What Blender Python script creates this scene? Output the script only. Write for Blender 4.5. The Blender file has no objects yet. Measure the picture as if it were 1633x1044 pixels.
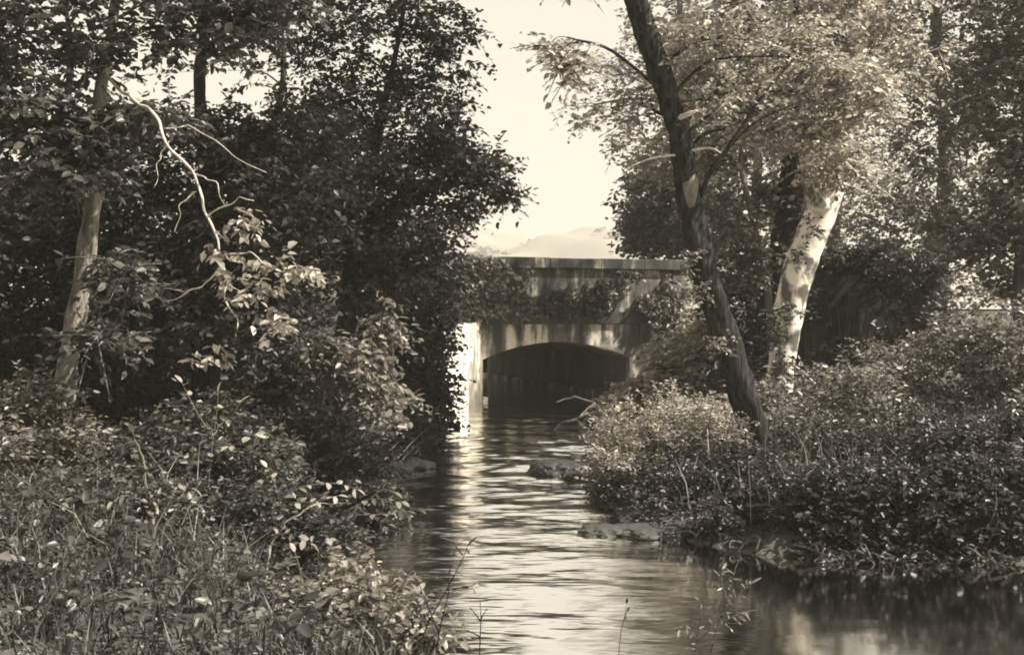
import bpy, bmesh, math
import numpy as np
from mathutils import Vector, Matrix, Quaternion

# ------------------------------------------------------------------ camera, sky, sun, exposure
sc = bpy.context.scene
COL = sc.collection
F = 1750.0            # focal length in photograph pixels (photograph 1633 x 1044)
HZ = 505.0            # row of the horizon
CAMZ = 2.2            # eye height above the water
cam_d = bpy.data.cameras.new("camera")
cam_d.sensor_width = 36.0
cam_d.lens = 36.0 * F / 1633.0
cam_d.shift_y = -(522.0 - HZ) / 1633.0
cam_d.clip_start = 0.05
cam_d.clip_end = 6000.0
cam = bpy.data.objects.new("camera", cam_d)
cam.location = (0, 0, CAMZ)
cam.rotation_euler = (math.radians(90), 0, 0)
COL.objects.link(cam)
sc.camera = cam

SUN_EL = math.radians(47)
SUN_H = Vector((0.97, -0.17)).normalized()      # horizontal direction towards the sun
world = bpy.data.worlds.new("World")
sc.world = world
world.use_nodes = True
wn, wl = world.node_tree.nodes, world.node_tree.links
bg = wn["Background"]
sky = wn.new("ShaderNodeTexSky")
sky.sky_type = 'NISHITA'
sky.sun_disc = False
sky.sun_elevation = SUN_EL
sky.sun_rotation = math.atan2(SUN_H.x, SUN_H.y)
sky.air_density = 1.0
sky.dust_density = 4.0
tobw = wn.new("ShaderNodeRGBToBW")
pw = wn.new("ShaderNodeMath"); pw.operation = 'POWER'; pw.inputs[1].default_value = 0.22
tint = wn.new("ShaderNodeVectorMath"); tint.operation = 'SCALE'
tint.inputs[0].default_value = (4.8, 4.6, 4.0)   # the pale, washed out sky of the print
wl.new(sky.outputs[0], tobw.inputs[0]); wl.new(tobw.outputs[0], pw.inputs[0])
wl.new(pw.outputs[0], tint.inputs["Scale"]); wl.new(tint.outputs[0], bg.inputs[0])
bg.inputs[1].default_value = 0.05

sun_d = bpy.data.lights.new("sun", 'SUN')
sun_d.energy = 5.0
sun_d.angle = math.radians(0.53)
sun_d.color = (1.0, 0.95, 0.84)
sun = bpy.data.objects.new("sun", sun_d)
S = Vector((SUN_H.x * math.cos(SUN_EL), SUN_H.y * math.cos(SUN_EL), math.sin(SUN_EL)))
sun.rotation_euler = S.to_track_quat('Z', 'Y').to_euler()
sun.location = (20, 0, 30)
COL.objects.link(sun)

sc.view_settings.view_transform = 'Standard'
sc.view_settings.look = 'None'
sc.view_settings.gamma = 1.0
sc.view_settings.use_curve_mapping = False
sc.view_settings.exposure = 1.6
sc.render.engine = 'CYCLES'
sc.cycles.use_denoising = True
sc.cycles.max_bounces = 6
sc.cycles.diffuse_bounces = 3
sc.cycles.glossy_bounces = 3
sc.cycles.transmission_bounces = 3
sc.cycles.transparent_max_bounces = 6
sc.cycles.volume_bounces = 0
sc.cycles.filter_width = 1.9

rng = np.random.default_rng(7)
PI = math.pi

# ------------------------------------------------------------------ helpers
def P(px, py, Y):
    """A point of the place: a photograph position at a real distance Y."""
    return Vector(((px - 816.5) * Y / F, Y, CAMZ - (py - HZ) * Y / F))

def tag(o, label=None, cat=None, group=None, kind=None):
    if label: o["label"] = label
    if cat: o["category"] = cat
    if group: o["group"] = group
    if kind: o["kind"] = kind
    return o

def empty(name, loc=(0, 0, 0)):
    o = bpy.data.objects.new(name, None)
    o.location = loc
    o.empty_display_size = 0.2
    COL.objects.link(o)
    return o

def link(name, me, mat, parent=None):
    o = bpy.data.objects.new(name, me)
    if mat and not me.materials: me.materials.append(mat)
    COL.objects.link(o)
    if parent is not None:
        o.parent = parent
        # geometry is written in world coordinates: undo the root's place
        o.matrix_parent_inverse = Matrix.Translation(-wloc(parent))
    return o

def wloc(o):
    v = Vector(o.location)
    p = o.parent
    if p is not None and o.type == 'EMPTY':
        v = v + wloc(p)
    return v if o.type == 'EMPTY' else Vector((0, 0, 0))

def mesh_np(name, verts, quads=None, tris=None, smooth=False):
    me = bpy.data.meshes.new(name)
    verts = np.asarray(verts, dtype=np.float32)
    nq = 0 if quads is None else len(quads)
    nt = 0 if tris is None else len(tris)
    me.vertices.add(len(verts)); me.vertices.foreach_set("co", verts.ravel())
    loops = []
    if nq: loops.append(np.asarray(quads, dtype=np.int32).ravel())
    if nt: loops.append(np.asarray(tris, dtype=np.int32).ravel())
    lp = np.concatenate(loops)
    me.loops.add(len(lp)); me.loops.foreach_set("vertex_index", lp)
    me.polygons.add(nq + nt)
    st = np.concatenate([np.arange(nq) * 4, nq * 4 + np.arange(nt) * 3]).astype(np.int32)
    me.polygons.foreach_set("loop_start", st)
    if smooth: me.polygons.foreach_set("use_smooth", np.ones(nq + nt, dtype=bool))
    me.update(calc_edges=True)
    return me

def vnoise(x, y, z=0.0, seed=0.0):
    """cheap smooth noise, about -1..1"""
    s = seed * 12.9898
    return (np.sin(1.7 * x + 1.3 * y + 0.9 * z + s) + np.sin(-1.1 * x + 2.3 * y + 1.9 * z + 2.1 * s + 1.0)
            + np.sin(2.9 * x - 1.7 * y + 2.3 * z + 3.7 * s + 2.0) + np.sin(3.7 * x + 3.1 * y - 3.3 * z + 0.7 * s + 4.0)
            + 0.7 * np.sin(5.9 * x - 5.3 * y + 4.7 * z + s) + 0.7 * np.sin(-7.1 * x - 6.3 * y + 5.9 * z + 2 * s)) / 3.6

def unit(a):
    return a / np.maximum(np.linalg.norm(a, axis=-1, keepdims=True), 1e-9)

def smooth_path(pts, rad, n=8):
    """Catmull-Rom through the points, radii interpolated alike"""
    pts = [Vector(p) for p in pts]
    P0 = [pts[0] * 2 - pts[1]] + pts + [pts[-1] * 2 - pts[-2]]
    R0 = [rad[0]] + list(rad) + [rad[-1]]
    out, ro = [], []
    for i in range(1, len(P0) - 2):
        for k in range(n):
            t = k / n
            a, b, c, d = P0[i - 1], P0[i], P0[i + 1], P0[i + 2]
            out.append(0.5 * ((2 * b) + (c - a) * t + (2 * a - 5 * b + 4 * c - d) * t * t + (3 * b - a - 3 * c + d) * t ** 3))
            ro.append(R0[i] * (1 - t) + R0[i + 1] * t)
    out.append(pts[-1]); ro.append(rad[-1])
    return out, ro

def pn(p, th, r):
    x, y, z = p.x * 7 + math.cos(th) * 1.6, p.y * 7 + math.sin(th) * 1.6, p.z * 7
    return math.sin(1.7 * x + 1.3 * y + 0.9 * z) * 0.5 + math.sin(-2.3 * x + 2.9 * y + 1.1 * z + 1) * 0.4 + math.sin(4.1 * x - 3.7 * y + 2.3 * z) * 0.3

def gnarl(pts, amp=0.05, n=2):
    """bends a path like a grown branch"""
    pts = [Vector(p) for p in pts]
    for _ in range(n):
        out = [pts[0]]
        for a, b in zip(pts[:-1], pts[1:]):
            l = (b - a).length
            out.append((a + b) / 2 + Vector(rng.normal(size=3)) * l * amp); out.append(b)
        pts = out
    return pts

class Tubes:
    """collects tapering tubes into one mesh"""
    def __init__(self): self.v, self.q, self.t = [], [], []
    def tube(self, pts, rad, seg=8, rough=0.0, n=6, smooth=True, flare=0.0):
        if smooth and len(pts) > 1: pts, rad = smooth_path(pts, rad, n)
        pts = [Vector(p) for p in pts]
        base = len(self.v)
        ref = Vector((0.31, 0.87, 0.21)).normalized()
        ph = rng.uniform(0, 6.28)
        for i, p in enumerate(pts):
            d = (pts[min(i + 1, len(pts) - 1)] - pts[max(i - 1, 0)])
            d = d.normalized() if d.length > 1e-9 else Vector((0, 0, 1))
            a = d.cross(ref)
            if a.length < 1e-3: a = d.cross(Vector((1, 0, 0)))
            a.normalize(); b = d.cross(a)
            for k in range(seg):
                th = 2 * PI * k / seg
                r = rad[i]
                if rough:
                    r *= 1 + rough * (0.6 * math.sin(3 * th + ph + i * 0.35) + 0.5 * math.sin(2 * th - i * 0.8 + ph * 2) + 0.35 * math.sin(5 * th + i * 1.7) + 0.8 * pn(p, th, r))
                if flare:
                    fl = max(0.0, 1 - i / (len(pts) * 0.22))
                    r *= 1 + flare * fl * fl * (1 + 0.5 * math.sin(4 * th + ph))
                self.v.append(tuple(p + (a * math.cos(th) + b * math.sin(th)) * r))
            if i:
                o0 = base + (i - 1) * seg; o1 = base + i * seg
                for k in range(seg):
                    self.q.append((o0 + k, o0 + (k + 1) % seg, o1 + (k + 1) % seg, o1 + k))
        last = base + (len(pts) - 1) * seg
        for k in range(1, seg - 1):
            self.t.append((last, last + k, last + k + 1))
            self.t.append((base, base + k + 1, base + k))
        return self
    def build(self, name, mat, parent=None):
        return link(name, mesh_np(name, self.v, self.q if self.q else None, self.t if self.t else None, smooth=True), mat, parent)

# leaf outline: base, two left, tip, two right  (unit length along x, unit width along y)
LEAF = np.array([[0, 0], [0.32, 0.5], [0.70, 0.36], [1, 0], [0.70, -0.36], [0.32, -0.5]], dtype=np.float64)
LFOLD = np.array([0, 0.20, 0.13, -0.10, 0.13, 0.20])

class Leaves:
    """collects single folded leaves (two quads each) into one crown mesh"""
    def __init__(self): self.p, self.d, self.n, self.l, self.w = [], [], [], [], []
    def add(self, p, d, n, l, w):
        self.p.append(p); self.d.append(d); self.n.append(n); self.l.append(l); self.w.append(w)
    def count(self): return sum(len(a) for a in self.p)
    def build(self, name, mat, parent=None, kind="stuff"):
        p = np.concatenate(self.p); d = unit(np.concatenate(self.d)); n = np.concatenate(self.n)
        l = np.concatenate(self.l)[:, None]; w = np.concatenate(self.w)[:, None]
        side = unit(np.cross(n, d)); n = np.cross(d, side)
        V = np.zeros((len(p), 6, 3))
        for i in range(6):
            V[:, i] = p + d * l * LEAF[i, 0] + side * w * LEAF[i, 1] + n * w * LFOLD[i]
        idx = np.arange(len(p))[:, None] * 6
        q = np.concatenate([idx + np.array([[0, 3, 2, 1]]), idx + np.array([[0, 5, 4, 3]])], axis=0)
        o = link(name, mesh_np(name, V.reshape(-1, 3), quads=q), mat, parent)
        if kind: o["kind"] = kind
        return o

def sprays(L, centers, spread, leaf, twigs=4, per=8, aspect=0.55, flat=0.45, droop=0.25, axis=None):
    """around every clump centre a few twigs with leaves on alternating sides"""
    c = np.asarray(centers); N = len(c)
    if N == 0: return None
    td = rng.normal(size=(N, twigs, 3)); td[..., 2] *= flat
    if axis is not None: td = td + np.asarray(axis)
    td = unit(td)
    tl = spread * rng.uniform(0.55, 1.25, size=(N, twigs, 1))
    s = (np.arange(per)[None, None, :, None] + rng.uniform(0.1, 0.9, size=(N, twigs, per, 1))) / per
    pos = c[:, None, None, :] + td[:, :, None, :] * tl[:, :, None, :] * s
    pos[..., 2:3] -= droop * tl[:, :, None, :] * s * s
    up = np.array([0, 0, 1.0])
    side = unit(np.cross(td, up))[:, :, None, :]
    sg = np.where(np.arange(per) % 2 == 0, 1.0, -1.0)[None, None, :, None]
    d = td[:, :, None, :] * 0.6 + side * sg * 0.9 + rng.normal(size=pos.shape) * 0.35
    d[..., 2] -= droop * 0.9
    n = up + rng.normal(size=pos.shape) * 0.55
    l = leaf * rng.uniform(0.5, 1.4, size=pos.shape[:3])
    w = l * aspect * rng.uniform(0.8, 1.2, size=pos.shape[:3])
    L.add(pos.reshape(-1, 3), d.reshape(-1, 3), n.reshape(-1, 3), l.ravel(), w.ravel())
    ends = c[:, None, :] + td * tl
    ends[..., 2:3] -= droop * tl
    return ends

def ell_points(c, r, n, hollow=0.35, gap=-0.25, gs=1.3, seed=0.0):
    """clump centres in an uneven ellipsoid; a noise field leaves holes"""
    out = []
    c = np.array(c); r = np.array(r)
    tot = 0
    while tot < n:
        m = max(64, 3 * n)
        u = unit(rng.normal(size=(m, 3)))
        rad = rng.uniform(hollow ** 3, 1.0, size=(m, 1)) ** (1 / 3)
        q = u * rad
        lump = 1 + 0.22 * vnoise(u[:, 0] * 2.2, u[:, 1] * 2.2, u[:, 2] * 2.2, seed)[:, None]
        pnt = c + q * r * lump
        g = vnoise(pnt[:, 0] * gs, pnt[:, 1] * gs, pnt[:, 2] * gs, seed + 3.3)
        k = pnt[g > gap]
        out.append(k); tot += len(k)
        if len(k) == 0: gap -= 0.2
    return np.concatenate(out)[:n]

# ------------------------------------------------------------------ materials
def mat(name):
    m = bpy.data.materials.new(name); m.use_nodes = True
    return m, m.node_tree.nodes, m.node_tree.links, m.node_tree.nodes["Principled BSDF"]

WARM = np.array([1.0, 0.965, 0.90])     # toned print: every grey leans to cream
def grey(v, warm=1.0):
    c = (1 - warm) + warm * WARM
    # mid greys of the print are the warmest, its blacks are neutral
    if warm: c = c * (1 - np.array([0, 0.055, 0.15]) * min(1.0, v / 0.15))
    return (float(v * c[0]), float(v * c[1]), float(v * c[2]), 1)

def ramp(nodes, a, b, p0=0.3, p1=0.7, extra=()):
    r = nodes.new("ShaderNodeValToRGB")
    r.color_ramp.elements[0].position = p0; r.color_ramp.elements[0].color = a
    r.color_ramp.elements[1].position = p1; r.color_ramp.elements[1].color = b
    for p, c in extra:
        e = r.color_ramp.elements.new(p); e.color = c
    return r

def noise(nodes, links, scale, detail=4, rough=0.6, stretch=None, coord="Object"):
    t = nodes.new("ShaderNodeTexCoord"); n = nodes.new("ShaderNodeTexNoise")
    n.inputs["Scale"].default_value = scale; n.inputs["Detail"].default_value = detail; n.inputs["Roughness"].default_value = rough
    if stretch:
        mp = nodes.new("ShaderNodeMapping"); mp.inputs["Scale"].default_value = stretch
        links.new(t.outputs[coord], mp.inputs[0]); links.new(mp.outputs[0], n.inputs["Vector"])
    else:
        links.new(t.outputs[coord], n.inputs["Vector"])
    return n

def leaf_mat(name, lo, hi, rough=0.42, trans=0.35, spec=0.5):
    m, n, l, b = mat(name)
    g = n.new("ShaderNodeNewGeometry")
    r = ramp(n, grey(lo), grey(hi * 1.5), 0.0, 1.0, [(0.72, grey((lo + hi) * 0.45))])  # a few leaves far paler: sun highlights put into the random leaf colour
    l.new(g.outputs["Random Per Island"], r.inputs[0])
    l.new(r.outputs[0], b.inputs["Base Color"])
    b.inputs["Roughness"].default_value = rough
    b.inputs["Specular IOR Level"].default_value = spec
    tr = n.new("ShaderNodeBsdfTranslucent"); mx = n.new("ShaderNodeMixShader")
    mx.inputs[0].default_value = trans
    l.new(r.outputs[0], tr.inputs[0]); l.new(b.outputs[0], mx.inputs[1]); l.new(tr.outputs[0], mx.inputs[2])
    l.new(mx.outputs[0], n["Material Output"].inputs[0])
    return m

def bark_mat(name, lo, hi, scale=9, stretch=(1, 1, 0.18), bump=0.6, p0=0.35, p1=0.65):
    m, n, l, b = mat(name)
    t = noise(n, l, scale, 6, 0.65, stretch)
    r = ramp(n, grey(lo), grey(hi), p0, p1)
    l.new(t.outputs[0], r.inputs[0]); l.new(r.outputs[0], b.inputs["Base Color"])
    b.inputs["Roughness"].default_value = 0.9; b.inputs["Specular IOR Level"].default_value = 0.2
    bp = n.new("ShaderNodeBump"); bp.inputs["Strength"].default_value = bump; bp.inputs["Distance"].default_value = 0.06
    l.new(t.outputs[0], bp.inputs["Height"]); l.new(bp.outputs[0], b.inputs["Normal"])
    return m

def sycamore_mat():
    m, n, l, b = mat("mottled_white_bark")
    t = noise(n, l, 3.4, 3, 0.55, (1, 1, 0.75)); t2 = noise(n, l, 11, 4, 0.6)
    r = ramp(n, grey(0.09), grey(0.80), 0.39, 0.52, [(0.45, grey(0.30))])
    mx = n.new("ShaderNodeMath"); mx.operation = 'MULTIPLY_ADD'
    l.new(t2.outputs[0], mx.inputs[0]); mx.inputs[1].default_value = 0.22
    sub = n.new("ShaderNodeMath"); sub.operation = 'SUBTRACT'; sub.inputs[1].default_value = 0.11
    l.new(t.outputs[0], mx.inputs[2]); l.new(mx.outputs[0], sub.inputs[0]); l.new(sub.outputs[0], r.inputs[0])
    l.new(r.outputs[0], b.inputs["Base Color"]); b.inputs["Roughness"].default_value = 0.7
    bp = n.new("ShaderNodeBump"); bp.inputs["Strength"].default_value = 0.35; bp.inputs["Distance"].default_value = 0.02
    l.new(t2.outputs[0], bp.inputs["Height"]); l.new(bp.outputs[0], b.inputs["Normal"])
    return m

def concrete_mat(name, dark, mid, light, lightpos=0.66, seed=0.0):
    """stained concrete: vertical streaks of lime and algae on a mottled wall"""
    m, n, l, b = mat(name)
    st = noise(n, l, 2.6, 5, 0.62, (1.0, 1.0, 0.16)); mo = noise(n, l, 1.1, 6, 0.7); fi = noise(n, l, 26, 4, 0.6)
    mp = [x for x in n if x.bl_idname == "ShaderNodeMapping"][0]; mp.inputs["Location"].default_value = (seed, seed * 0.7, 0)
    a = n.new("ShaderNodeMath"); a.operation = 'MULTIPLY_ADD'; a.inputs[1].default_value = 0.55
    l.new(mo.outputs[0], a.inputs[0]); l.new(st.outputs[0], a.inputs[2])
    c = n.new("ShaderNodeMath"); c.operation = 'SUBTRACT'; c.inputs[1].default_value = 0.275
    l.new(a.outputs[0], c.inputs[0])
    r = ramp(n, grey(dark), grey(light), 0.38, lightpos + 0.06, [(0.52, grey(mid)), (lightpos - 0.06, grey(mid * 1.25))])
    l.new(c.outputs[0], r.inputs[0])
    mix = n.new("ShaderNodeMixRGB"); mix.blend_type = 'MULTIPLY'; mix.inputs[0].default_value = 0.6
    r2 = ramp(n, grey(0.45, 0), grey(1.0, 0), 0.3, 0.62)
    l.new(fi.outputs[0], r2.inputs[0]); l.new(r.outputs[0], mix.inputs[1]); l.new(r2.outputs[0], mix.inputs[2])
    l.new(mix.outputs[0], b.inputs["Base Color"]); b.inputs["Roughness"].default_value = 0.9
    bp = n.new("ShaderNodeBump"); bp.inputs["Strength"].default_value = 0.5; bp.inputs["Distance"].default_value = 0.015
    l.new(fi.outputs[0], bp.inputs["Height"]); l.new(bp.outputs[0], b.inputs["Normal"])
    return m

def plain_mat(name, lo, hi, scale=4, rough=0.9, bump=0.4):
    m, n, l, b = mat(name)
    t = noise(n, l, scale, 6, 0.65)
    r = ramp(n, grey(lo), grey(hi), 0.3, 0.7)
    l.new(t.outputs[0], r.inputs[0]); l.new(r.outputs[0], b.inputs["Base Color"]); b.inputs["Roughness"].default_value = rough
    bp = n.new("ShaderNodeBump"); bp.inputs["Strength"].default_value = bump; bp.inputs["Distance"].default_value = 0.04
    l.new(t.outputs[0], bp.inputs["Height"]); l.new(bp.outputs[0], b.inputs["Normal"])
    return m

def water_mat():
    m, n, l, b = mat("stream_water")
    b.inputs["Base Color"].default_value = grey(0.06)
    b.inputs["Roughness"].default_value = 0.09
    b.inputs["IOR"].default_value = 1.33; b.inputs["Metallic"].default_value = 1.0; b.inputs["Base Color"].default_value = (0.93, 0.91, 0.86, 1)
    a = noise(n, l, 1.0, 3, 0.55, (0.9, 3.3, 1)); c = noise(n, l, 1.0, 2, 0.5, (2.4, 9.5, 1))
    b1 = n.new("ShaderNodeBump"); b1.inputs["Strength"].default_value = 0.38; b1.inputs["Distance"].default_value = 0.07
    b2 = n.new("ShaderNodeBump"); b2.inputs["Strength"].default_value = 0.22; b2.inputs["Distance"].default_value = 0.02
    l.new(a.outputs[0], b1.inputs["Height"]); l.new(c.outputs[0], b2.inputs["Height"])
    # the current slackens in the pool under the right bank: smaller ripples there
    tc = n.new("ShaderNodeTexCoord"); sx = n.new("ShaderNodeSeparateXYZ"); l.new(tc.outputs["Object"], sx.inputs[0])
    mx = n.new("ShaderNodeMapRange"); mx.interpolation_type = 'SMOOTHSTEP'
    mx.inputs["From Min"].default_value = 0.8; mx.inputs["From Max"].default_value = 2.0; mx.inputs["To Min"].default_value = 1.0; mx.inputs["To Max"].default_value = 0.07
    l.new(sx.outputs[0], mx.inputs["Value"])
    for bb, v in ((b1, 0.30), (b2, 0.14)):
        mm = n.new("ShaderNodeMath"); mm.operation = 'MULTIPLY'; mm.inputs[1].default_value = v
        l.new(mx.outputs[0], mm.inputs[0]); l.new(mm.outputs[0], bb.inputs["Strength"])
    l.new(b1.outputs[0], b2.inputs["Normal"]); l.new(b2.outputs[0], b.inputs["Normal"])
    return m

M = {
    "leaf_dark": leaf_mat("dark_leaf", 0.018, 0.058, 0.46, 0.28, 0.4),  # kept very dark: shade of the wood and bank undercut put into the colour
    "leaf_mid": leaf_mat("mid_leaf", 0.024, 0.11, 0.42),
    "leaf_light": leaf_mat("light_leaf", 0.08, 0.28, 0.38, 0.42),  # lightened: part of the crowns' sun and overexposure sits in this colour
    "leaf_pale": leaf_mat("pale_leaf", 0.20, 0.50, 0.4, 0.5),  # brightness of sunlit, overexposed crowns put into the leaf colour
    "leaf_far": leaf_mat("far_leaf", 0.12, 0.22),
    "leaf_bright": leaf_mat("bright_leaf", 0.18, 0.50, 0.36, 0.40),  # raised so leaf highlights are carried by colour where little sun reaches
    "grass": leaf_mat("grass_blade", 0.02, 0.085, 0.5, 0.35),
    "grass_pale": leaf_mat("pale_grass_blade", 0.045, 0.20, 0.5, 0.35),
    "bark_dark": bark_mat("dark_bark", 0.004, 0.050, 22, (1, 1, 0.2), 1.0, 0.38, 0.68),
    "bark_grey": bark_mat("grey_bark", 0.07, 0.20),
    "bark_pale": bark_mat("pale_bark", 0.05, 0.27, 9, (1, 1, 0.3), 0.9),
    "bark_white": sycamore_mat(),
    "twig": bark_mat("twig_bark", 0.05, 0.12, 14),
    "deadwood": bark_mat("bleached_wood", 0.30, 0.55, 14),
    "wood_wet": bark_mat("wet_dark_wood", 0.003, 0.011, 8),
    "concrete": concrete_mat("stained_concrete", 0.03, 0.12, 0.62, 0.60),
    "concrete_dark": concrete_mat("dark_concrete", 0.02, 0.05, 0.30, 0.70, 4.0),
    "coping": concrete_mat("weathered_coping", 0.02, 0.06, 0.5, 0.64, 2.0),
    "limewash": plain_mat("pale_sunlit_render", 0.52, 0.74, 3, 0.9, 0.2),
    "soil": plain_mat("bank_soil", 0.02, 0.07, 5, 0.95, 0.8),
    "rock": plain_mat("wet_rock", 0.007, 0.035, 14, 0.4, 0.9),
    "rock_pale": plain_mat("flat_stone", 0.01, 0.06, 14, 0.6, 0.9),
    "road": plain_mat("dirt_road", 0.2, 0.32, 6, 0.95, 0.5),
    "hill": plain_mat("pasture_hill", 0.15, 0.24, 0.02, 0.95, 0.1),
    "wall_dark": concrete_mat("dark_wall", 0.012, 0.028, 0.07, 0.7, 9.0),  # deep shade over the wall is put into this near black colour
    "water": water_mat(),
}

# ------------------------------------------------------------------ the ground, the stream, the far hills
BA = math.radians(20)                                    # the bridge stands askew
BU = Vector((math.cos(BA), math.sin(BA), 0)); BV = Vector((-math.sin(BA), math.cos(BA), 0))
BO = Vector((1.55, 29.0, 0))
def B(u, v, z): return BO + BU * u + BV * v + Vector((0, 0, z))
UL, UR = -2.445, 1.73                                    # jambs of the arch
BD = 12.0                                                 # width of the bridge

# outline of the water, upstream (behind the bridge) round to the camera's bank
jl0, jr0 = B(UL - 0.3, 0.2, 0), B(UR + 0.3, 0.2, 0)
jl1, jr1 = B(UL - 0.3, BD, 0), B(UR + 0.3, BD, 0)
WATER = [(-14, 70), (-7.5, 47), (jl1.x, jl1.y), (jl0.x, jl0.y), (-1.35, 26.6), (-1.62, 24.4), (-1.75, 21.6), (-2.1, 18.5), (-2.5, 15.5),
         (-2.35, 13.0), (-1.95, 11.0), (-1.6, 9.2), (-1.2, 7.9), (-0.85, 6.9), (-0.4, 6.1), (0.4, 5.8), (1.4, 5.7), (2.5, 5.4), (5.0, 4.9), (8.0, 4.4), (16, 3.6), (30, 3),
         (30, 9.2), (16, 9.4), (8.0, 9.6), (5.0, 9.75), (3.3, 9.85), (2.3, 10.1), (1.75, 10.7), (1.25, 11.6), (1.05, 12.8), (1.0, 14.2), (1.2, 16), (1.65, 18.5),
         (2.0, 21.5), (2.6, 25), (jr0.x, jr0.y), (jr1.x, jr1.y), (-2.5, 48), (-8, 72)]
WP = np.array(WATER, dtype=float)

def water_dist(x, y):
    """signed distance to the water's edge, positive on land"""
    x = np.asarray(x, float); y = np.asarray(y, float)
    dmin = np.full(x.shape, 1e9); inside = np.zeros(x.shape, bool)
    for i in range(len(WP)):
        ax, ay = WP[i]; bx, by = WP[(i + 1) % len(WP)]
        ex, ey = bx - ax, by - ay
        t = np.clip(((x - ax) * ex + (y - ay) * ey) / (ex * ex + ey * ey), 0, 1)
        dmin = np.minimum(dmin, np.hypot(x - ax - t * ex, y - ay - t * ey))
        cond = ((ay > y) != (by > y))
        with np.errstate(divide='ignore', invalid='ignore'):
            xi = ax + (y - ay) * ex / (by - ay if by != ay else 1e-9)
        inside ^= cond & (x < xi)
    return np.where(inside, -dmin, dmin)

def sstep(a, b, t):
    t = np.clip((t - a) / (b - a), 0, 1); return t * t * (3 - 2 * t)

def ground_z(x, y):
    x = np.asarray(x, float); y = np.asarray(y, float)
    d = water_dist(x, y)
    left = x < 0.3
    h = np.where(left, 0.62, 0.36)
    z = np.where(d > 0, 0.02 + h * sstep(0, 1.3, d) + 0.035 * np.clip(d - 1, 0, 18), np.maximum(-0.55, d * 0.55))
    z = z + np.where(d > 0.1, 0.07 * vnoise(x * 1.1, y * 1.1, 0, 1.0) + 0.03 * vnoise(x * 3.3, y * 3.3, 0, 2.0), 0)
    # the road embankment that the bridge carries over the stream
    rx, ry = x - BO.x, y - BO.y
    v = rx * BV.x + ry * BV.y
    out = np.maximum(np.maximum(-0.2 - v, v - (BD + 0.2)), 0)
    emb = 2.38 - out * 0.75
    emb = np.minimum(emb, np.maximum(d - 0.75, -0.5) * 2.2)
    z = np.where(d > 0.5, np.maximum(z, emb), z)
    return z

def gz(x, y): return float(ground_z(np.array([x]), np.array([y]))[0])

gx = np.unique(np.concatenate([-np.geomspace(12, 900, 26)[::-1], np.linspace(-12, 12, 170), np.geomspace(12, 900, 26)]))
gy = np.unique(np.concatenate([-np.geomspace(3, 300, 14)[::-1], np.linspace(-3, 46, 300), np.geomspace(46, 2500, 30)]))
GX, GY = np.meshgrid(gx, gy)
GZ = ground_z(GX.ravel(), GY.ravel())
nx, ny = len(gx), len(gy)
ii = (np.arange(ny - 1)[:, None] * nx + np.arange(nx - 1)[None, :]).ravel()
quads = np.stack([ii, ii + 1, ii + nx + 1, ii + nx], axis=1)
o = link("ground", mesh_np("ground", np.stack([GX.ravel(), GY.ravel(), GZ], axis=1), quads=quads, smooth=True), M["soil"])
tag(o, "dark earth banks and floor of the wooded valley", "ground", kind="structure")

wx = np.linspace(-4.5, 12, 220); wy = np.concatenate([np.linspace(3.2, 30, 420), np.linspace(30.2, 72, 90)])
WX, WY = np.meshgrid(wx, wy)
xx = WX - np.where(WY > 38, (WY - 38) * -0.33, 0) * 1.0
WX2 = WX - np.where(WY > 30, (WY - 30) * 0.36, 0)
amp = 0.35 + 0.65 * np.exp(-((WY - 17.5) / 6.0) ** 2)
wz = amp * (0.012 * np.sin(WY * 5.1 + 1.6 * np.sin(WX2 * 0.9)) + 0.012 * vnoise(WX2 * 1.2, WY * 2.6, 0, 5.0) + 0.007 * vnoise(WX2 * 3.1, WY * 6.2, 0, 6.0))
wz = wz * (1 - 0.93 * sstep(0.8, 2.0, WX2) * sstep(13, 11, WY))
wz = wz + 0.03 * np.exp(-((WX2 - 1.0) / 0.7) ** 2) * np.sin((WY - 0.3 * WX2) * 3.2) * np.exp(-((WY - 18.5) / 2.5) ** 2)
nx, ny = len(wx), len(wy)
ii = (np.arange(ny - 1)[:, None] * nx + np.arange(nx - 1)[None, :]).ravel()
quads = np.stack([ii, ii + 1, ii + nx + 1, ii + nx], axis=1)
o = link("stream_water", mesh_np("stream_water", np.stack([WX2.ravel(), WY.ravel(), wz.ravel()], axis=1), quads=quads, smooth=True), M["water"])
tag(o, "rippled stream flowing from under the bridge, mirroring the pale sky", "stream", kind="structure")

# far hills, pale with distance
def hill(name, cx, cy, rx, ry, h, label, seed):
    n = 60
    a = np.linspace(-1, 1, n); X, Y = np.meshgrid(a, a)
    r2 = np.clip(1 - X ** 2, 0, 1) * np.clip(1 - Y ** 2, 0, 1)
    Z = h * r2 ** 0.9 * (1 + 0.22 * vnoise(X * 3, Y * 3, 0, seed)) - 2 + np.where(r2 > 0, 1, 0) * 0.0
    V = np.stack([cx + X.ravel() * rx, cy + Y.ravel() * ry, Z.ravel()], axis=1)
    ii = (np.arange(n - 1)[:, None] * n + np.arange(n - 1)[None, :]).ravel()
    q = np.stack([ii, ii + 1, ii + n + 1, ii + n], axis=1)
    o = link(name, mesh_np(name, V, quads=q, smooth=True), M["hill"])
    tag(o, label, "hill", kind="structure")
    return o
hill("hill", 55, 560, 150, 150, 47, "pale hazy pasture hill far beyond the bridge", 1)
hill("hill", -110, 800, 230, 160, 70, "faint distant ridge behind the pasture hill", 2)

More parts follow.
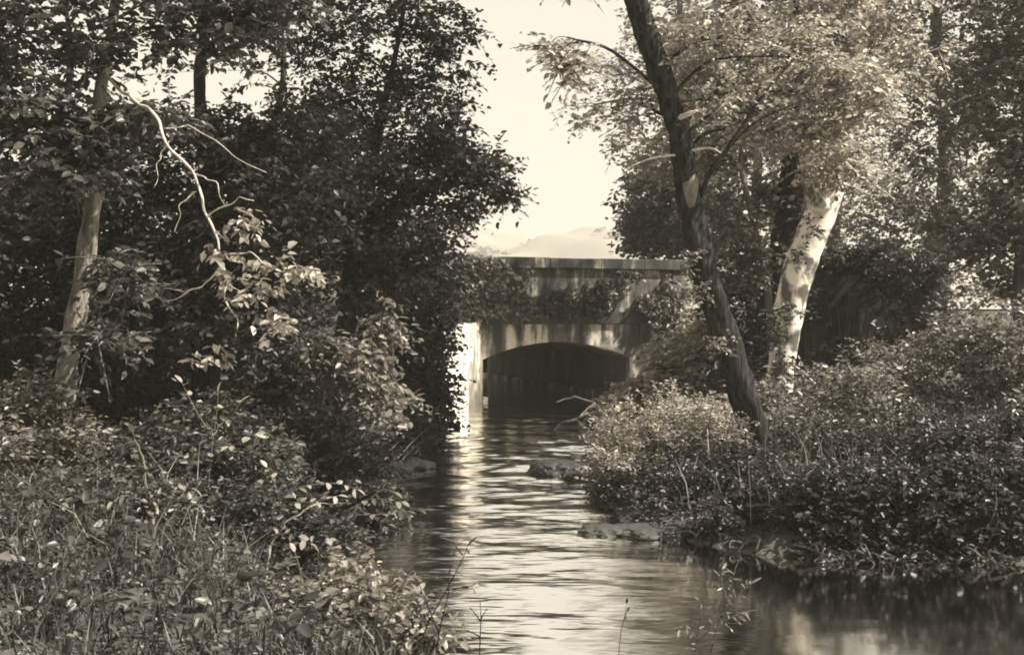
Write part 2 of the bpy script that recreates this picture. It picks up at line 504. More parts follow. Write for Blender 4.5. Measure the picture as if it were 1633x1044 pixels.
# the far wood on the hill: one hazy mass of tree crowns
L = Leaves()
for k in range(70):
    if k < 26: X = rng.uniform(-22, 14); Y = rng.uniform(470, 540); base = 14 + (X + 22) * 0.25
    elif k < 46: X = rng.uniform(40, 72); Y = rng.uniform(480, 540); base = 27
    else: X = rng.uniform(-60, 120); Y = rng.uniform(400, 450); base = 6
    h = rng.uniform(11, 19)
    c = ell_points((X, Y, base + h * 0.5), (h * 0.42, h * 0.42, h * 0.5), 60, 0.5, -0.6, 0.3, k)
    sprays(L, c, 1.4, 1.2, 3, 4, 0.8)
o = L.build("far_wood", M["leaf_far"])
tag(o, "hazy far off wood on the slope beyond the bridge", "wood", kind="stuff")

# ------------------------------------------------------------------ the bridge
def box_uv(bm, u0, u1, v0, v1, z0, z1):
    c = [bm.verts.new(B(u, v, z)) for z in (z0, z1) for v in (v0, v1) for u in (u0, u1)]
    for f in ((0, 2, 3, 1), (4, 5, 7, 6), (0, 1, 5, 4), (2, 6, 7, 3), (0, 4, 6, 2), (1, 3, 7, 5)):
        bm.faces.new([c[i] for i in f])

def bm_obj(name, bm, mt, parent, bevel=0.0):
    if bevel:
        bmesh.ops.bevel(bm, geom=list(bm.edges), offset=bevel, segments=2, affect='EDGES', profile=0.6)
    bmesh.ops.recalc_face_normals(bm, faces=bm.faces)
    me = bpy.data.meshes.new(name); bm.to_mesh(me); bm.free()
    return link(name, me, mt, parent)

bridge = empty("arch_bridge", B(UL, 0, 0))
tag(bridge, "stained concrete road bridge with one low segmental arch over the stream", "bridge")
ZS, ZC = 1.10, 1.54                      # springing and crown of the arch
UC = (UL + UR) / 2; HS = (UR - UL) / 2
RA = (HS * HS + (ZC - ZS) ** 2) / (2 * (ZC - ZS))
def arch_z(u): return ZC - RA + math.sqrt(max(RA * RA - (u - UC) ** 2, 0))
UW0, UW1 = -11.0, 3.46
ZB0, ZB1 = 2.16, 2.32                    # belt course
ZP = 3.47                                # underside of the coping
def spandrel(name, v0, v1):
    """wall with the arch cut out, from below the water to the belt course"""
    bm = bmesh.new()
    us = [UL + (UR - UL) * i / 40 for i in range(41)]
    for vv, flip in ((v0, 0), (v1, 1)):
        lo = [bm.verts.new(B(u, vv, arch_z(u))) for u in us]; hi = [bm.verts.new(B(u, vv, ZB0)) for u in us]
        for i in range(40): bm.faces.new((lo[i], lo[i + 1], hi[i + 1], hi[i]))
        for ua, ub in ((UW0, UL), (UR, UW1)):
            bm.faces.new([bm.verts.new(B(*p)) for p in ((ua, vv, -0.7), (ub, vv, -0.7), (ub, vv, ZB0), (ua, vv, ZB0))])
    for i in range(40):
        bm.faces.new([bm.verts.new(B(*p)) for p in ((us[i], v0, arch_z(us[i])), (us[i], v1, arch_z(us[i])), (us[i + 1], v1, arch_z(us[i + 1])), (us[i + 1], v0, arch_z(us[i + 1])))])
    for u in (UL, UR, UW0, UW1):
        zt = ZS if u in (UL, UR) else ZB0
        bm.faces.new([bm.verts.new(B(*p)) for p in ((u, v0, -0.7), (u, v1, -0.7), (u, v1, zt), (u, v0, zt))])
    return bm_obj(name, bm, M["concrete"], bridge)
spandrel("spandrel_wall", 0.0, 0.45)
spandrel("spandrel_wall", BD - 0.45, BD)
# barrel vault and its side walls
bm = bmesh.new()
prof = [(UL - 0.003, -0.7), (UL - 0.003, ZS + 0.003)] + [(UL + (UR - UL) * i / 24, arch_z(UL + (UR - UL) * i / 24) + 0.003) for i in range(1, 24)] + [(UR + 0.003, ZS + 0.003), (UR + 0.003, -0.7)]
for i in range(len(prof) - 1):
    for k in range(6):
        va, vb = 0.45 + (BD - 0.9) * k / 6, 0.45 + (BD - 0.9) * (k + 1) / 6
        bm.faces.new([bm.verts.new(B(*p)) for p in ((prof[i][0], va, prof[i][1]), (prof[i][0], vb, prof[i][1]), (prof[i + 1][0], vb, prof[i + 1][1]), (prof[i + 1][0], va, prof[i + 1][1]))])
bmesh.ops.remove_doubles(bm, verts=bm.verts, dist=0.001)
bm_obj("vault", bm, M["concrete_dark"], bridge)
# footing ledges along both inner walls
for ua, ub in ((UL, UL + 0.16), (UR - 0.22, UR)):
    bm = bmesh.new(); box_uv(bm, ua, ub, 0.05, BD - 0.05, -0.6, 0.13)
    bm_obj("footing_ledge", bm, M["concrete"], bridge, 0.02)
for side, v0 in (("front", 0.0), ("back", BD)):
    s = -1 if side == "front" else 1
    va, vb = sorted((v0 + s * 0.09, v0 - s * 0.42))
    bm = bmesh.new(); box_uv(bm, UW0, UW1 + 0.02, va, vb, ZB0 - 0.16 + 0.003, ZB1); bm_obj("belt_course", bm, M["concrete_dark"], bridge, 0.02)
    va, vb = sorted((v0 + s * 0.0, v0 - s * 0.36))
    bm = bmesh.new(); box_uv(bm, UW0 + 0.02, UW1 - 0.45, va, vb, ZB1 + 0.002, ZP); bm_obj("parapet", bm, M["concrete"], bridge, 0.015)
    va, vb = sorted((v0 + s * 0.05, v0 - s * 0.40))
    bm = bmesh.new(); box_uv(bm, UW1 - 0.448, UW1, va, vb, ZB1 + 0.002, ZP - 0.002); bm_obj("end_pier", bm, M["concrete"], bridge, 0.015)
    u = UW0
    while u < UW1 - 0.1:
        w = min(rng.uniform(1.15, 1.5), UW1 + 0.1 - u)
        if UW1 + 0.1 - (u + w) < 0.5: w = UW1 + 0.1 - u
        dz, dv = rng.uniform(-0.008, 0.008), rng.uniform(-0.01, 0.01)
        va, vb = sorted((v0 + s * 0.13 + dv, v0 - s * 0.47 + dv))
        bm = bmesh.new(); box_uv(bm, u + 0.004, u + w - 0.004, va, vb, ZP + 0.002, 3.745 + dz)
        bm_obj("coping_stone", bm, M["coping"], bridge, 0.022)
        u += w
bm = bmesh.new(); box_uv(bm, UW0, UW1, 0.45, BD - 0.45, ZC + 0.12, ZB1 - 0.004); bm_obj("deck_fill", bm, M["road"], bridge)
# wing wall on the left bank, running out towards the camera
w0 = B(UL - 0.02, 0.02, 0); w1 = Vector((-1.50, 24.3, 0))
wd = (w1 - w0); wdn = wd.normalized(); wside = Vector((wdn.y, -wdn.x, 0))
if wside.x > 0: wside = -wside
bm = bmesh.new()
nseg = 10
rows = []
for i in range(nseg + 1):
    t = i / nseg; p = w0 + wd * t
    zt = 2.12 - 0.45 * t
    rows.append([bm.verts.new(p + q + Vector((0, 0, z))) for q, z in ((Vector((0, 0, 0)), -0.6), (Vector((0, 0, 0)), zt), (wside * 0.4, zt), (wside * 0.4, -0.6))])
for i in range(nseg):
    for k in range(4):
        bm.faces.new((rows[i][k], rows[i + 1][k], rows[i + 1][(k + 1) % 4], rows[i][(k + 1) % 4]))
bm.faces.new(rows[0]); bm.faces.new(rows[-1][::-1])
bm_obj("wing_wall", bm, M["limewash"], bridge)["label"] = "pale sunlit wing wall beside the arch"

# the road over the bridge
bm = bmesh.new()
n = 40
for i in range(n):
    ua, ub = -60 + 120 * i / n, -60 + 120 * (i + 1) / n
    bm.faces.new([bm.verts.new(B(u, v, 2.44)) for u, v in ((ua, 0.6), (ub, 0.6), (ub, BD - 0.6), (ua, BD - 0.6))])
bmesh.ops.remove_doubles(bm, verts=bm.verts, dist=0.001)
tag(bm_obj("road", bm, M["road"], None), "pale dirt road carried by the bridge", "road", kind="structure")

# ------------------------------------------------------------------ trees
def leaves_crown(L, T, crowns, attach, leaf, twigs, per, aspect, flat, droop, spread, seed, twig_r=0.006, gap=-0.25):
    """crowns: (px, py, Y, rx px, ry px, rY metres, clumps); a branch of its own reaches into each"""
    for ci, (px, py, Y, rx, ry, rY, n) in enumerate(crowns):
        c = P(px, py, Y); r = (rx * Y / F, rY, ry * Y / F)
        pts = ell_points(c, r, n, 0.3, gap, 1.25, seed + ci)
        ends = sprays(L, pts, spread, leaf, twigs, per, aspect, flat, droop)
        T.append((c, pts, ends))

def tree(name, label, trunk, radii, crowns, leafmat, barkmat, leaf=0.08, twigs=4, per=8, aspect=0.55, flat=0.45, droop=0.25,
         spread=0.4, seed=0.0, group=None, rough=0.10, seg=14, nb=10, gap=-0.25, flare=0.35, cat="tree", limb_r=0.35, from_=0.35):
    """trunk as photograph positions with distances; it is carried down into the ground"""
    pts = [P(*t) for t in trunk]
    foot = pts[0].copy(); foot.z = gz(foot.x, foot.y)
    if pts[0].z > foot.z + 0.05:
        pts = [Vector((foot.x, foot.y, foot.z - 0.15))] + pts; radii = [radii[0] * 1.08] + list(radii)
    else:
        pts[0].z = foot.z - 0.15
    root = empty(name, (foot.x, foot.y, foot.z))
    tag(root, label, cat, group)
    Tubes().tube(pts, radii, seg, rough, 10, flare=flare).build("trunk", barkmat, root)
    path, rr = smooth_path(pts, radii, 10)
    L = Leaves(); T = []
    leaves_crown(L, T, crowns, None, leaf, twigs, per, aspect, flat, droop, spread, seed, gap=gap)
    lo = int(len(path) * from_)
    for c, cp, ends in T:
        # the branch leaves the trunk below the middle of its crown
        best = min(range(lo, len(path)), key=lambda i: (path[i] - c).length + 1.2 * max(0, path[i].z - c.z + 0.3))
        a = path[best]; r0 = max(0.014, rr[best] * limb_r)
        tb = Tubes()
        mid = a.lerp(c, 0.5) + Vector((rng.normal() * 0.12, rng.normal() * 0.12, 0.18 * (c - a).length * 0.6))
        tb.tube([a, mid, c], [r0, r0 * 0.7, r0 * 0.4], 7, 0.08, 6)
        bp, br = smooth_path([a, mid, c], [r0, r0 * 0.7, r0 * 0.4], 8)
        sel = rng.permutation(len(cp))[:nb]
        for k in sel:
            e = Vector(cp[k])
            s = min(range(len(bp)), key=lambda i: (bp[i] - e).length)
            s = max(0, s - 2)
            m2 = bp[s].lerp(e, 0.5) + Vector((rng.normal() * 0.06, rng.normal() * 0.06, 0.05))
            tb.tube([bp[s], m2, e], [br[s] * 0.5, br[s] * 0.35, 0.005], 5, 0, 4)
            for j in range(ends.shape[1]):
                tb.tube([e, e.lerp(Vector(ends[k, j]), 0.5) + Vector((0, 0, 0.02)), Vector(ends[k, j])], [0.006, 0.005, 0.003], 3, 0, 2)
        tb.build("branch", barkmat, root)
    if L.p: L.build("crown", leafmat, root)
    return root, path, rr

# --- left bank
left1, lp1, _ = tree("leaning_tree", "slender pale barked tree leaning up from the left bank undergrowth",
    [(84, 720, 11), (108, 590, 11), (130, 450, 11), (147, 340, 11), (160, 240, 11), (160, 150, 11), (176, 60, 11), (196, -90, 11), (205, -240, 11)],
    [0.12, 0.10, 0.09, 0.082, 0.072, 0.062, 0.05, 0.035, 0.015],
    [(95, 50, 10.6, 110, 55, 0.8, 44), (60, 190, 10.4, 100, 50, 0.7, 50), (310, 45, 11, 120, 45, 0.7, 40), (180, -70, 11, 220, 70, 1.2, 90),
     (90, 250, 10.2, 90, 50, 0.6, 46), (230, 195, 10.6, 100, 30, 0.5, 32), (-70, 120, 11, 100, 160, 1.0, 100), (400, -10, 11, 110, 70, 0.9, 70), (150, -200, 11, 300, 90, 1.4, 120), (200, 430, 10.5, 40, 50, 0.4, 16), (170, 530, 10.3, 40, 40, 0.3, 12)],
    M["leaf_mid"], M["bark_pale"], 0.095, 4, 7, 0.6, 0.4, 0.3, 0.38, 1.0, seg=18, rough=0.12)

# the bleached hanging branch in front of the dark wood, part of that tree
tb = Tubes()
def gt(pts, r0, r1, seg=6, amp=0.07):
    g = gnarl(pts, amp); tb.tube(g, list(np.linspace(r0, r1, len(g))), seg, 0.12, 3)
gt([P(165, 120, 10.9), P(205, 150, 10.3), P(242, 178, 9.9), P(290, 255, 9.7), P(325, 335, 9.6), P(349, 400, 9.5)], 0.017, 0.010, 7, 0.05)
gt([P(349, 400, 9.5), P(362, 450, 9.5), P(378, 525, 9.4)], 0.013, 0.005)
gt([P(352, 432, 9.5), P(320, 458, 9.4), P(262, 480, 9.3)], 0.009, 0.003)
gt([P(330, 345, 9.6), P(370, 325, 9.5), P(405, 320, 9.4)], 0.008, 0.003)
gt([P(300, 275, 9.7), P(345, 290, 9.6), P(360, 330, 9.6)], 0.008, 0.002)
gt([P(352, 408, 9.5), P(400, 402, 9.4), P(450, 432, 9.3), P(500, 450, 9.3)], 0.009, 0.003)
gt([P(270, 225, 9.8), P(250, 260, 9.8), P(245, 300, 9.7)], 0.006, 0.002)
gt([P(312, 305, 9.65), P(285, 330, 9.6), P(278, 370, 9.6)], 0.006, 0.002)
gt([P(362, 450, 9.5), P(385, 470, 9.4), P(412, 476, 9.4)], 0.006, 0.002)
gt([P(262, 205, 9.85), P(300, 200, 9.8), P(345, 225, 9.8), P(425, 275, 9.8)], 0.007, 0.003)
tb.build("bleached_branch", M["deadwood"], left1)["label"] = "bleached branch hanging in front of the dark wood"
L = Leaves()
for (px, py, n, rx, ry) in ((390, 350, 9, 40, 26), (430, 405, 9, 42, 22), (480, 432, 8, 30, 14), (410, 470, 10, 36, 32), (440, 510, 10, 36, 22), (350, 380, 5, 26, 26), (330, 560, 6, 30, 30), (365, 435, 5, 24, 14)):
    c = P(px, py, 9.3)
    pts = ell_points(c, (rx * 9.3 / F, 0.12, ry * 9.3 / F), n, 0.0, -1.5)
    sprays(L, pts, 0.13, 0.085, 2, 4, 0.55, 0.3, 0.45, axis=(0.6, -0.2, -0.35))
L.build("hanging_leaves", M["leaf_bright"], left1)

tree("dense_tree", "dense dark tree filling the wood behind the bleached branch",
    [(330, 690, 14.5), (325, 560, 14.5), (318, 420, 14.5), (330, 280, 14.5), (318, 120, 14.5), (346, -60, 14.5), (360, -220, 14.5)],
    [0.20, 0.16, 0.14, 0.11, 0.075, 0.055, 0.02],
    [(300, 250, 14, 170, 80, 1.4, 150), (230, 380, 14, 170, 90, 1.3, 150), (420, 330, 13.6, 140, 110, 1.3, 170), (330, 500, 13.6, 180, 90, 1.2, 150),
     (150, 520, 14, 140, 110, 1.2, 120), (450, 230, 14.3, 110, 70, 1.2, 110), (330, 0, 15, 150, 30, 1.0, 22), (420, -110, 15, 240, 80, 1.6, 90), (60, 400, 14, 120, 120, 1.4, 110), (60, 620, 14, 120, 80, 1.2, 80), (-80, 450, 14, 120, 240, 1.6, 150)],
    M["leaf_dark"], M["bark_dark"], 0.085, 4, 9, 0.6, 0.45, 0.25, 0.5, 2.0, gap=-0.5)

tree("spreading_tree", "tall dark tree whose ragged crown leans out towards the bridge and bright sky",
    [(540, 720, 18), (545, 600, 18), (556, 470, 18), (575, 340, 18), (600, 220, 18), (630, 90, 18), (655, -60, 18), (670, -200, 18)],
    [0.20, 0.17, 0.15, 0.12, 0.08, 0.045, 0.025, 0.01],
    [(560, 300, 17.5, 140, 90, 1.5, 190), (680, 270, 17.5, 90, 60, 1.2, 110), (765, 265, 17.5, 55, 32, 0.8, 44), (800, 300, 17.3, 30, 26, 0.6, 20), (610, 190, 17.8, 110, 60, 1.4, 72),
     (720, 215, 17.8, 55, 45, 0.9, 46), (500, 170, 18, 90, 55, 1.2, 54), (540, 80, 18, 110, 50, 1.4, 62), (680, 120, 18, 75, 50, 1.2, 54), (690, 45, 18, 70, 40, 1.0, 40), (600, 20, 18, 90, 40, 1.2, 40), (650, 380, 17.5, 95, 70, 1.3, 130),
     (560, 430, 17.3, 120, 80, 1.2, 130), (470, 330, 17.5, 100, 100, 1.2, 110), (540, -50, 18, 150, 50, 1.6, 50), (470, -150, 18, 170, 80, 1.8, 80), (745, 330, 17.5, 40, 24, 0.6, 18)],
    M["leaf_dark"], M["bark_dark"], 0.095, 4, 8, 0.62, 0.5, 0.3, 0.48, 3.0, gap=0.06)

tree("overhanging_tree", "low bushy tree overhanging the stream in front of the bridge parapet",
    [(640, 690, 21.5), (648, 600, 21.5), (655, 500, 21.5), (662, 420, 21.5), (668, 350, 21.5)], [0.13, 0.11, 0.09, 0.06, 0.02],
    [(640, 480, 21.2, 90, 70, 1.3, 170), (690, 430, 21.2, 50, 40, 0.9, 70), (640, 590, 21.2, 90, 75, 1.3, 170), (695, 540, 21.2, 34, 70, 0.7, 80), (698, 640, 21.0, 28, 40, 0.6, 50), (560, 640, 20.5, 110, 70, 1.1, 140), (640, 670, 20.6, 80, 40, 0.8, 90), (690, 480, 22.5, 34, 40, 0.8, 40)],
    M["leaf_dark"], M["bark_dark"], 0.10, 4, 8, 0.6, 0.5, 0.3, 0.42, 4.0, gap=-0.6)

for k, (px, Y, lab) in enumerate(((90, 19, "dark background tree deep in the wood behind the pale leaning trunk"), (430, 23, "shadowy background tree behind the dense dark tree"), (-120, 16, "dark tree at the wood's edge left of the pale leaning trunk"))):
    tree("woodland_tree", lab, [(px, 680, Y), (px + 6, 450, Y), (px - 12, 280, Y), (px + 22, 120, Y), (px + 5, -80, Y)], [0.17, 0.14, 0.1, 0.06, 0.02],
         [(px - 40, 420, Y, 150, 110, 2.0, 120), (px + 60, 310, Y, 150, 80, 2.0, 100), (px - 30, 110, Y, 160, 90, 2.0, 14 if k < 2 else 60), (px + 40, 570, Y, 170, 90, 2.0, 130), (px, -90, Y, 170, 60, 2, 30)],
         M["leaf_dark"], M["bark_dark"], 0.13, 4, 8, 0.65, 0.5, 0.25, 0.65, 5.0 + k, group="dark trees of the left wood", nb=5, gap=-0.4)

# --- right bank
right1, rp1, rr1 = tree("leaning_tree", "dark bare trunk leaning left over the stream with a pale branch scar",
    [(1226, 800, 12.6), (1212, 720, 12.6), (1180, 610, 12.5), (1146, 505, 12.4), (1118, 410, 12.3), (1097, 300, 12.2), (1084, 220, 12.1), (1062, 140, 12.0), (1032, 60, 11.9), (1010, -20, 11.8), (985, -130, 11.7), (965, -250, 11.7)],
    [0.18, 0.165, 0.155, 0.145, 0.14, 0.135, 0.13, 0.128, 0.13, 0.12, 0.09, 0.04],
    [(905, 60, 10.6, 38, 56, 0.3, 24), (925, -60, 10.8, 40, 30, 0.4, 10), (1150, 60, 12.2, 100, 55, 0.9, 50), (1015, 165, 12.4, 40, 24, 0.4, 9), (1160, 160, 12.6, 90, 50, 0.8, 40), (1260, 90, 12.6, 100, 60, 0.9, 54),
     (1220, -120, 12, 120, 80, 1.2, 90), (1250, 210, 12.8, 80, 40, 0.7, 46), (1340, 150, 12.8, 80, 70, 0.9, 76)],
    M["leaf_pale"], M["bark_dark"], 0.08, 4, 7, 0.55, 0.45, 0.3, 0.36, 11.0, gap=-0.05, limb_r=0.18, seg=24, rough=0.13)
tb = Tubes()
tb.tube([P(1110, 345, 12.2), P(1128, 285, 12.1), P(1168, 225, 12.0), P(1222, 145, 12.0), P(1262, 100, 12.0)], [0.03, 0.027, 0.022, 0.017, 0.008], 7, 0.05)
tb.tube([P(1160, 238, 12.0), P(1205, 195, 12.0), P(1280, 160, 12.0)], [0.014, 0.011, 0.005], 6)
tb.build("branch", M["bark_dark"], right1)
tb = Tubes(); tb.tube([P(1088, 246, 12.1), P(1040, 252, 12.0), P(1000, 268, 11.9)], [0.016, 0.010, 0.004], 6); tb.build("pale_twig", M["deadwood"], right1); tb = Tubes(); tb.tube([P(1092, 242, 12.1), P(1130, 236, 12.0), P(1150, 244, 11.9)], [0.018, 0.014, 0.006], 6); tb.build("pale_twig", M["deadwood"], right1); tb = Tubes()
tb.tube([P(1078, 190, 12.0), P(1098, 182, 11.85), P(1112, 176, 11.8)], [0.03, 0.026, 0.012], 6, 0.1)
tb.build("pale_twig", M["deadwood"], right1)
# the scar where a branch was lost: a pale oval pad sunk into the trunk's face
bm = bmesh.new()
bmesh.ops.create_icosphere(bm, subdivisions=3, radius=1.0)
cpt = P(1099, 296, 12.2)
for vtx in bm.verts:
    x, y, z = vtx.co
    vtx.co = Vector((cpt.x + 0.085 * x * (1 + 0.15 * math.sin(3 * z)), cpt.y - 0.105 + 0.055 * y, cpt.z + 0.21 * z - 0.05))
for f in bm.faces: f.smooth = True
bm_obj("branch_scar", bm, bark_mat("scar_wood", 0.02, 0.16, 5, (1, 1, 0.4), 0.5), right1)
# ivy and sprouts on the trunk
L = Leaves()
for (px, py, n, s) in ((1072, 190, 8, 18), (1105, 420, 10, 24), (1150, 545, 12, 24), (1120, 470, 8, 20), (1190, 690, 14, 34), (1240, 740, 12, 34)):
    pts = ell_points(P(px, py, 12.1), (s * 12 / F, 0.14, s * 12 / F), n, 0, -1.5)
    sprays(L, pts, 0.14, 0.05, 3, 5, 0.6, 0.8, 0.3)
L.build("ivy", M["leaf_light"], right1)

sy, _, _ = tree("white_barked_tree", "stout tree with mottled white bark behind the leaning dark trunk",
    [(1240, 660, 17), (1246, 580, 17), (1258, 500, 17), (1280, 410, 17), (1318, 320, 17), (1345, 235, 17), (1362, 120, 17), (1385, -30, 17), (1420, -250, 16.5), (1470, -560, 16), (1490, -880, 15.8)],
    [0.19, 0.20, 0.23, 0.25, 0.23, 0.16, 0.14, 0.17, 0.13, 0.08, 0.03],
    [(1500, -850, 16, 330, 200, 2.6, 220), (1300, 205, 16.4, 70, 40, 0.7, 34), (1340, 262, 16.1, 60, 40, 0.4, 44), (1290, 130, 17, 90, 50, 1.0, 54), (1420, 110, 17.3, 90, 60, 0.9, 60), (1360, 20, 17, 130, 70, 1.4, 100), (1390, -110, 17, 170, 90, 1.8, 110)],  # first crown is out of view, added to shade the left wood
    M["leaf_pale"], M["bark_white"], 0.085, 4, 8, 0.6, 0.45, 0.3, 0.42, 12.0, gap=-0.3, seg=18, rough=0.05, limb_r=0.4)
Tubes().tube([P(1312, 335, 16.9), P(1296, 300, 16.85), P(1286, 240, 16.8), P(1280, 170, 16.8)], [0.20, 0.15, 0.11, 0.06], 12, 0.06).build("fork_limb", M["bark_white"], sy)
L = Leaves()
for (px, py, n, s) in ((1240, 500, 16, 26), (1262, 498, 10, 22), (1230, 545, 16, 22), (1225, 610, 18, 24), (1262, 590, 6, 12), (1290, 360, 10, 20), (1275, 400, 8, 14), (1250, 570, 8, 18)):
    pts = ell_points(P(px, py, 16.6), (s * 16.6 / F, 0.12, s * 16.6 / F), n, 0, -1.5)
    sprays(L, pts, 0.15, 0.06, 3, 5, 0.6, 0.8, 0.3)
L.build("ivy", M["leaf_mid"], sy)

tree("dark_trunk_tree", "upright dark trunked tree just behind the white barked one",
    [(1222, 620, 19), (1230, 480, 19), (1250, 380, 19), (1262, 300, 19), (1266, 200, 19), (1270, 80, 19), (1275, -60, 19)],
    [0.24, 0.23, 0.22, 0.22, 0.2, 0.15, 0.05],
    [(1230, 330, 19.5, 80, 50, 1.0, 60), (1190, 190, 19.5, 100, 60, 1.2, 80), (1300, 60, 19.5, 140, 80, 1.4, 80), (1110, 100, 19.5, 90, 50, 1.2, 40), (1220, -70, 19.5, 220, 70, 1.6, 100)],
    M["leaf_light"], M["bark_dark"], 0.10, 4, 8, 0.6, 0.45, 0.25, 0.48, 13.0, gap=-0.25)
tree("pale_sapling", "thin pale stemmed sapling left of the white barked tree",
    [(1232, 600, 18.5), (1225, 470, 18.5), (1216, 420, 18.5), (1203, 360, 18.5), (1187, 292, 18.5), (1180, 230, 18.5), (1172, 150, 18.5)],
    [0.06, 0.06, 0.058, 0.055, 0.05, 0.04, 0.012],
    [(1170, 240, 18.5, 60, 50, 0.7, 40), (1150, 330, 18.3, 60, 50, 0.7, 46), (1205, 420, 18.3, 40, 40, 0.6, 30), (1165, 420, 18.8, 55, 60, 0.8, 50)],
    M["leaf_light"], M["bark_pale"], 0.085, 4, 7, 0.6, 0.45, 0.3, 0.38, 14.0)
tree("roadside_tree", "leafy tree standing behind the right end of the bridge parapet",
    [(1075, 470, 41), (1072, 400, 41), (1068, 320, 41), (1062, 250, 41)], [0.25, 0.2, 0.16, 0.05],
    [(1060, 350, 40, 60, 50, 2.0, 170), (1090, 290, 41, 50, 50, 2.0, 130), (1020, 380, 40, 30, 30, 1.6, 50), (1120, 370, 40, 60, 60, 2.0, 150), (1040, 285, 41, 40, 34, 1.6, 50), (1005, 330, 41, 22, 24, 1.2, 18)],
    M["leaf_mid"], M["bark_grey"], 0.20, 4, 7, 0.65, 0.5, 0.25, 0.8, 15.0, gap=-0.3)
tree("tall_pale_tree", "tall light leaved tree behind the leaning trunk, thin against the sky",
    [(1130, 480, 34), (1122, 380, 34), (1110, 240, 34), (1090, 100, 34), (1080, -40, 34)], [0.3, 0.26, 0.2, 0.14, 0.04],
    [(1040, 130, 34, 50, 60, 2.2, 34), (975, 120, 34, 50, 50, 2.0, 12), (1050, 50, 34, 70, 45, 2.2, 34), (1130, 220, 34, 90, 80, 2.4, 150), (1020, 225, 34, 45, 45, 2.0, 22), (1150, 90, 34, 100, 80, 2.4, 140), (930, 170, 34, 40, 30, 1.5, 10), (1150, -60, 34, 110, 60, 2.4, 70), (1050, 260, 34, 40, 30, 1.5, 26)],
    M["leaf_bright"], M["bark_grey"], 0.17, 4, 6, 0.6, 0.5, 0.3, 0.75, 16.0, gap=-0.1)
for k, (px, Y, lab) in enumerate(((1330, 34, "tall leafy tree beyond the dark wall on the right bank"), (1500, 26, "broad leafy tree at the right of the dark wall"), (1640, 19, "bushy tree leaning over the right bank shrubs beyond the pale pier"), (1200, 37, "leafy tree between the bridge end and the white barked tree"))):
    tree("bank_tree", lab, [(px, 600, Y), (px - 4, 430, Y), (px + 8, 250, Y), (px - 6, 60, Y), (px, -80, Y)] + ([(px + 20, -450, 16.5), (px - 40, -900, 14)] if k == 2 else []), [0.22, 0.2, 0.16, 0.14, 0.1] + ([0.06, 0.03] if k == 2 else []),
         [(px - 50, 360, Y, 90, 60, 1.6, 110), (px + 60, 270, Y, 100, 90, 1.8, 140), (px - 30, 150, Y, 130, 90, 1.8, 140), (px + 40, 40, Y, 140, 80, 1.8, 120), (px, -80, Y, 150, 70, 1.8, 110), (px + 10, -200, Y, 150, 80, 1.8, 110), (px + 30, 440, Y, 80, 50, 1.2, 60)] + ([(px - 60, -1130, 13, 340, 240, 2.6, 260)] if k == 2 else []),  # highest crown of the third tree: unseen, added to cast shade across the stream
         M["leaf_mid"] if k == 3 else M["leaf_light"], M["bark_grey"], 0.13 if Y > 18 else 0.085, 4, 7, 0.6, 0.5, 0.25, 0.6 if Y > 18 else 0.42, 20.0 + k, group="leafy trees of the right bank", nb=5, gap=-0.35)

# ------------------------------------------------------------------ the dark wall and pale pier on the right bank
wall = empty("bank_wall", P(1330, 600, 22.5))
tag(wall, "weathered wall coloured dark as in deep shade behind the white barked tree", "wall")
def box_w(bm, x0, x1, y0, y1, z0, z1):
    c = [bm.verts.new((x, y, z)) for z in (z0, z1) for y in (y0, y1) for x in (x0, x1)]
    for f in ((0, 2, 3, 1), (4, 5, 7, 6), (0, 1, 5, 4), (2, 6, 7, 3), (0, 4, 6, 2), (1, 3, 7, 5)):
        bm.faces.new([c[i] for i in f])
a, b = P(1215, 405, 22.5), P(1480, 405, 22.5)
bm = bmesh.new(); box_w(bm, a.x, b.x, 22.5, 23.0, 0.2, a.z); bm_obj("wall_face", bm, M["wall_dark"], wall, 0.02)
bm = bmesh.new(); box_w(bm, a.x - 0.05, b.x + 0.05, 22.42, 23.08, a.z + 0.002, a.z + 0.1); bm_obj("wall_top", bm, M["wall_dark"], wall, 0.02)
p0, p1 = P(1367, 492, 22.2), P(1392, 492, 22.2)
pier = empty("gate_pier", (p0.x, 22.3, gz(p0.x, 22.3)))
tag(pier, "pale square pier standing against the dark wall", "pier")
bm = bmesh.new(); box_w(bm, p0.x, p1.x, 22.05, 22.36, gz(p0.x, 22.2) - 0.2, p0.z - 0.08); bm_obj("shaft", bm, M["concrete"], pier, 0.015)
bm = bmesh.new(); box_w(bm, p0.x - 0.04, p1.x + 0.04, 22.01, 22.40, p0.z - 0.079, p0.z); bm_obj("cap", bm, M["concrete"], pier, 0.015)

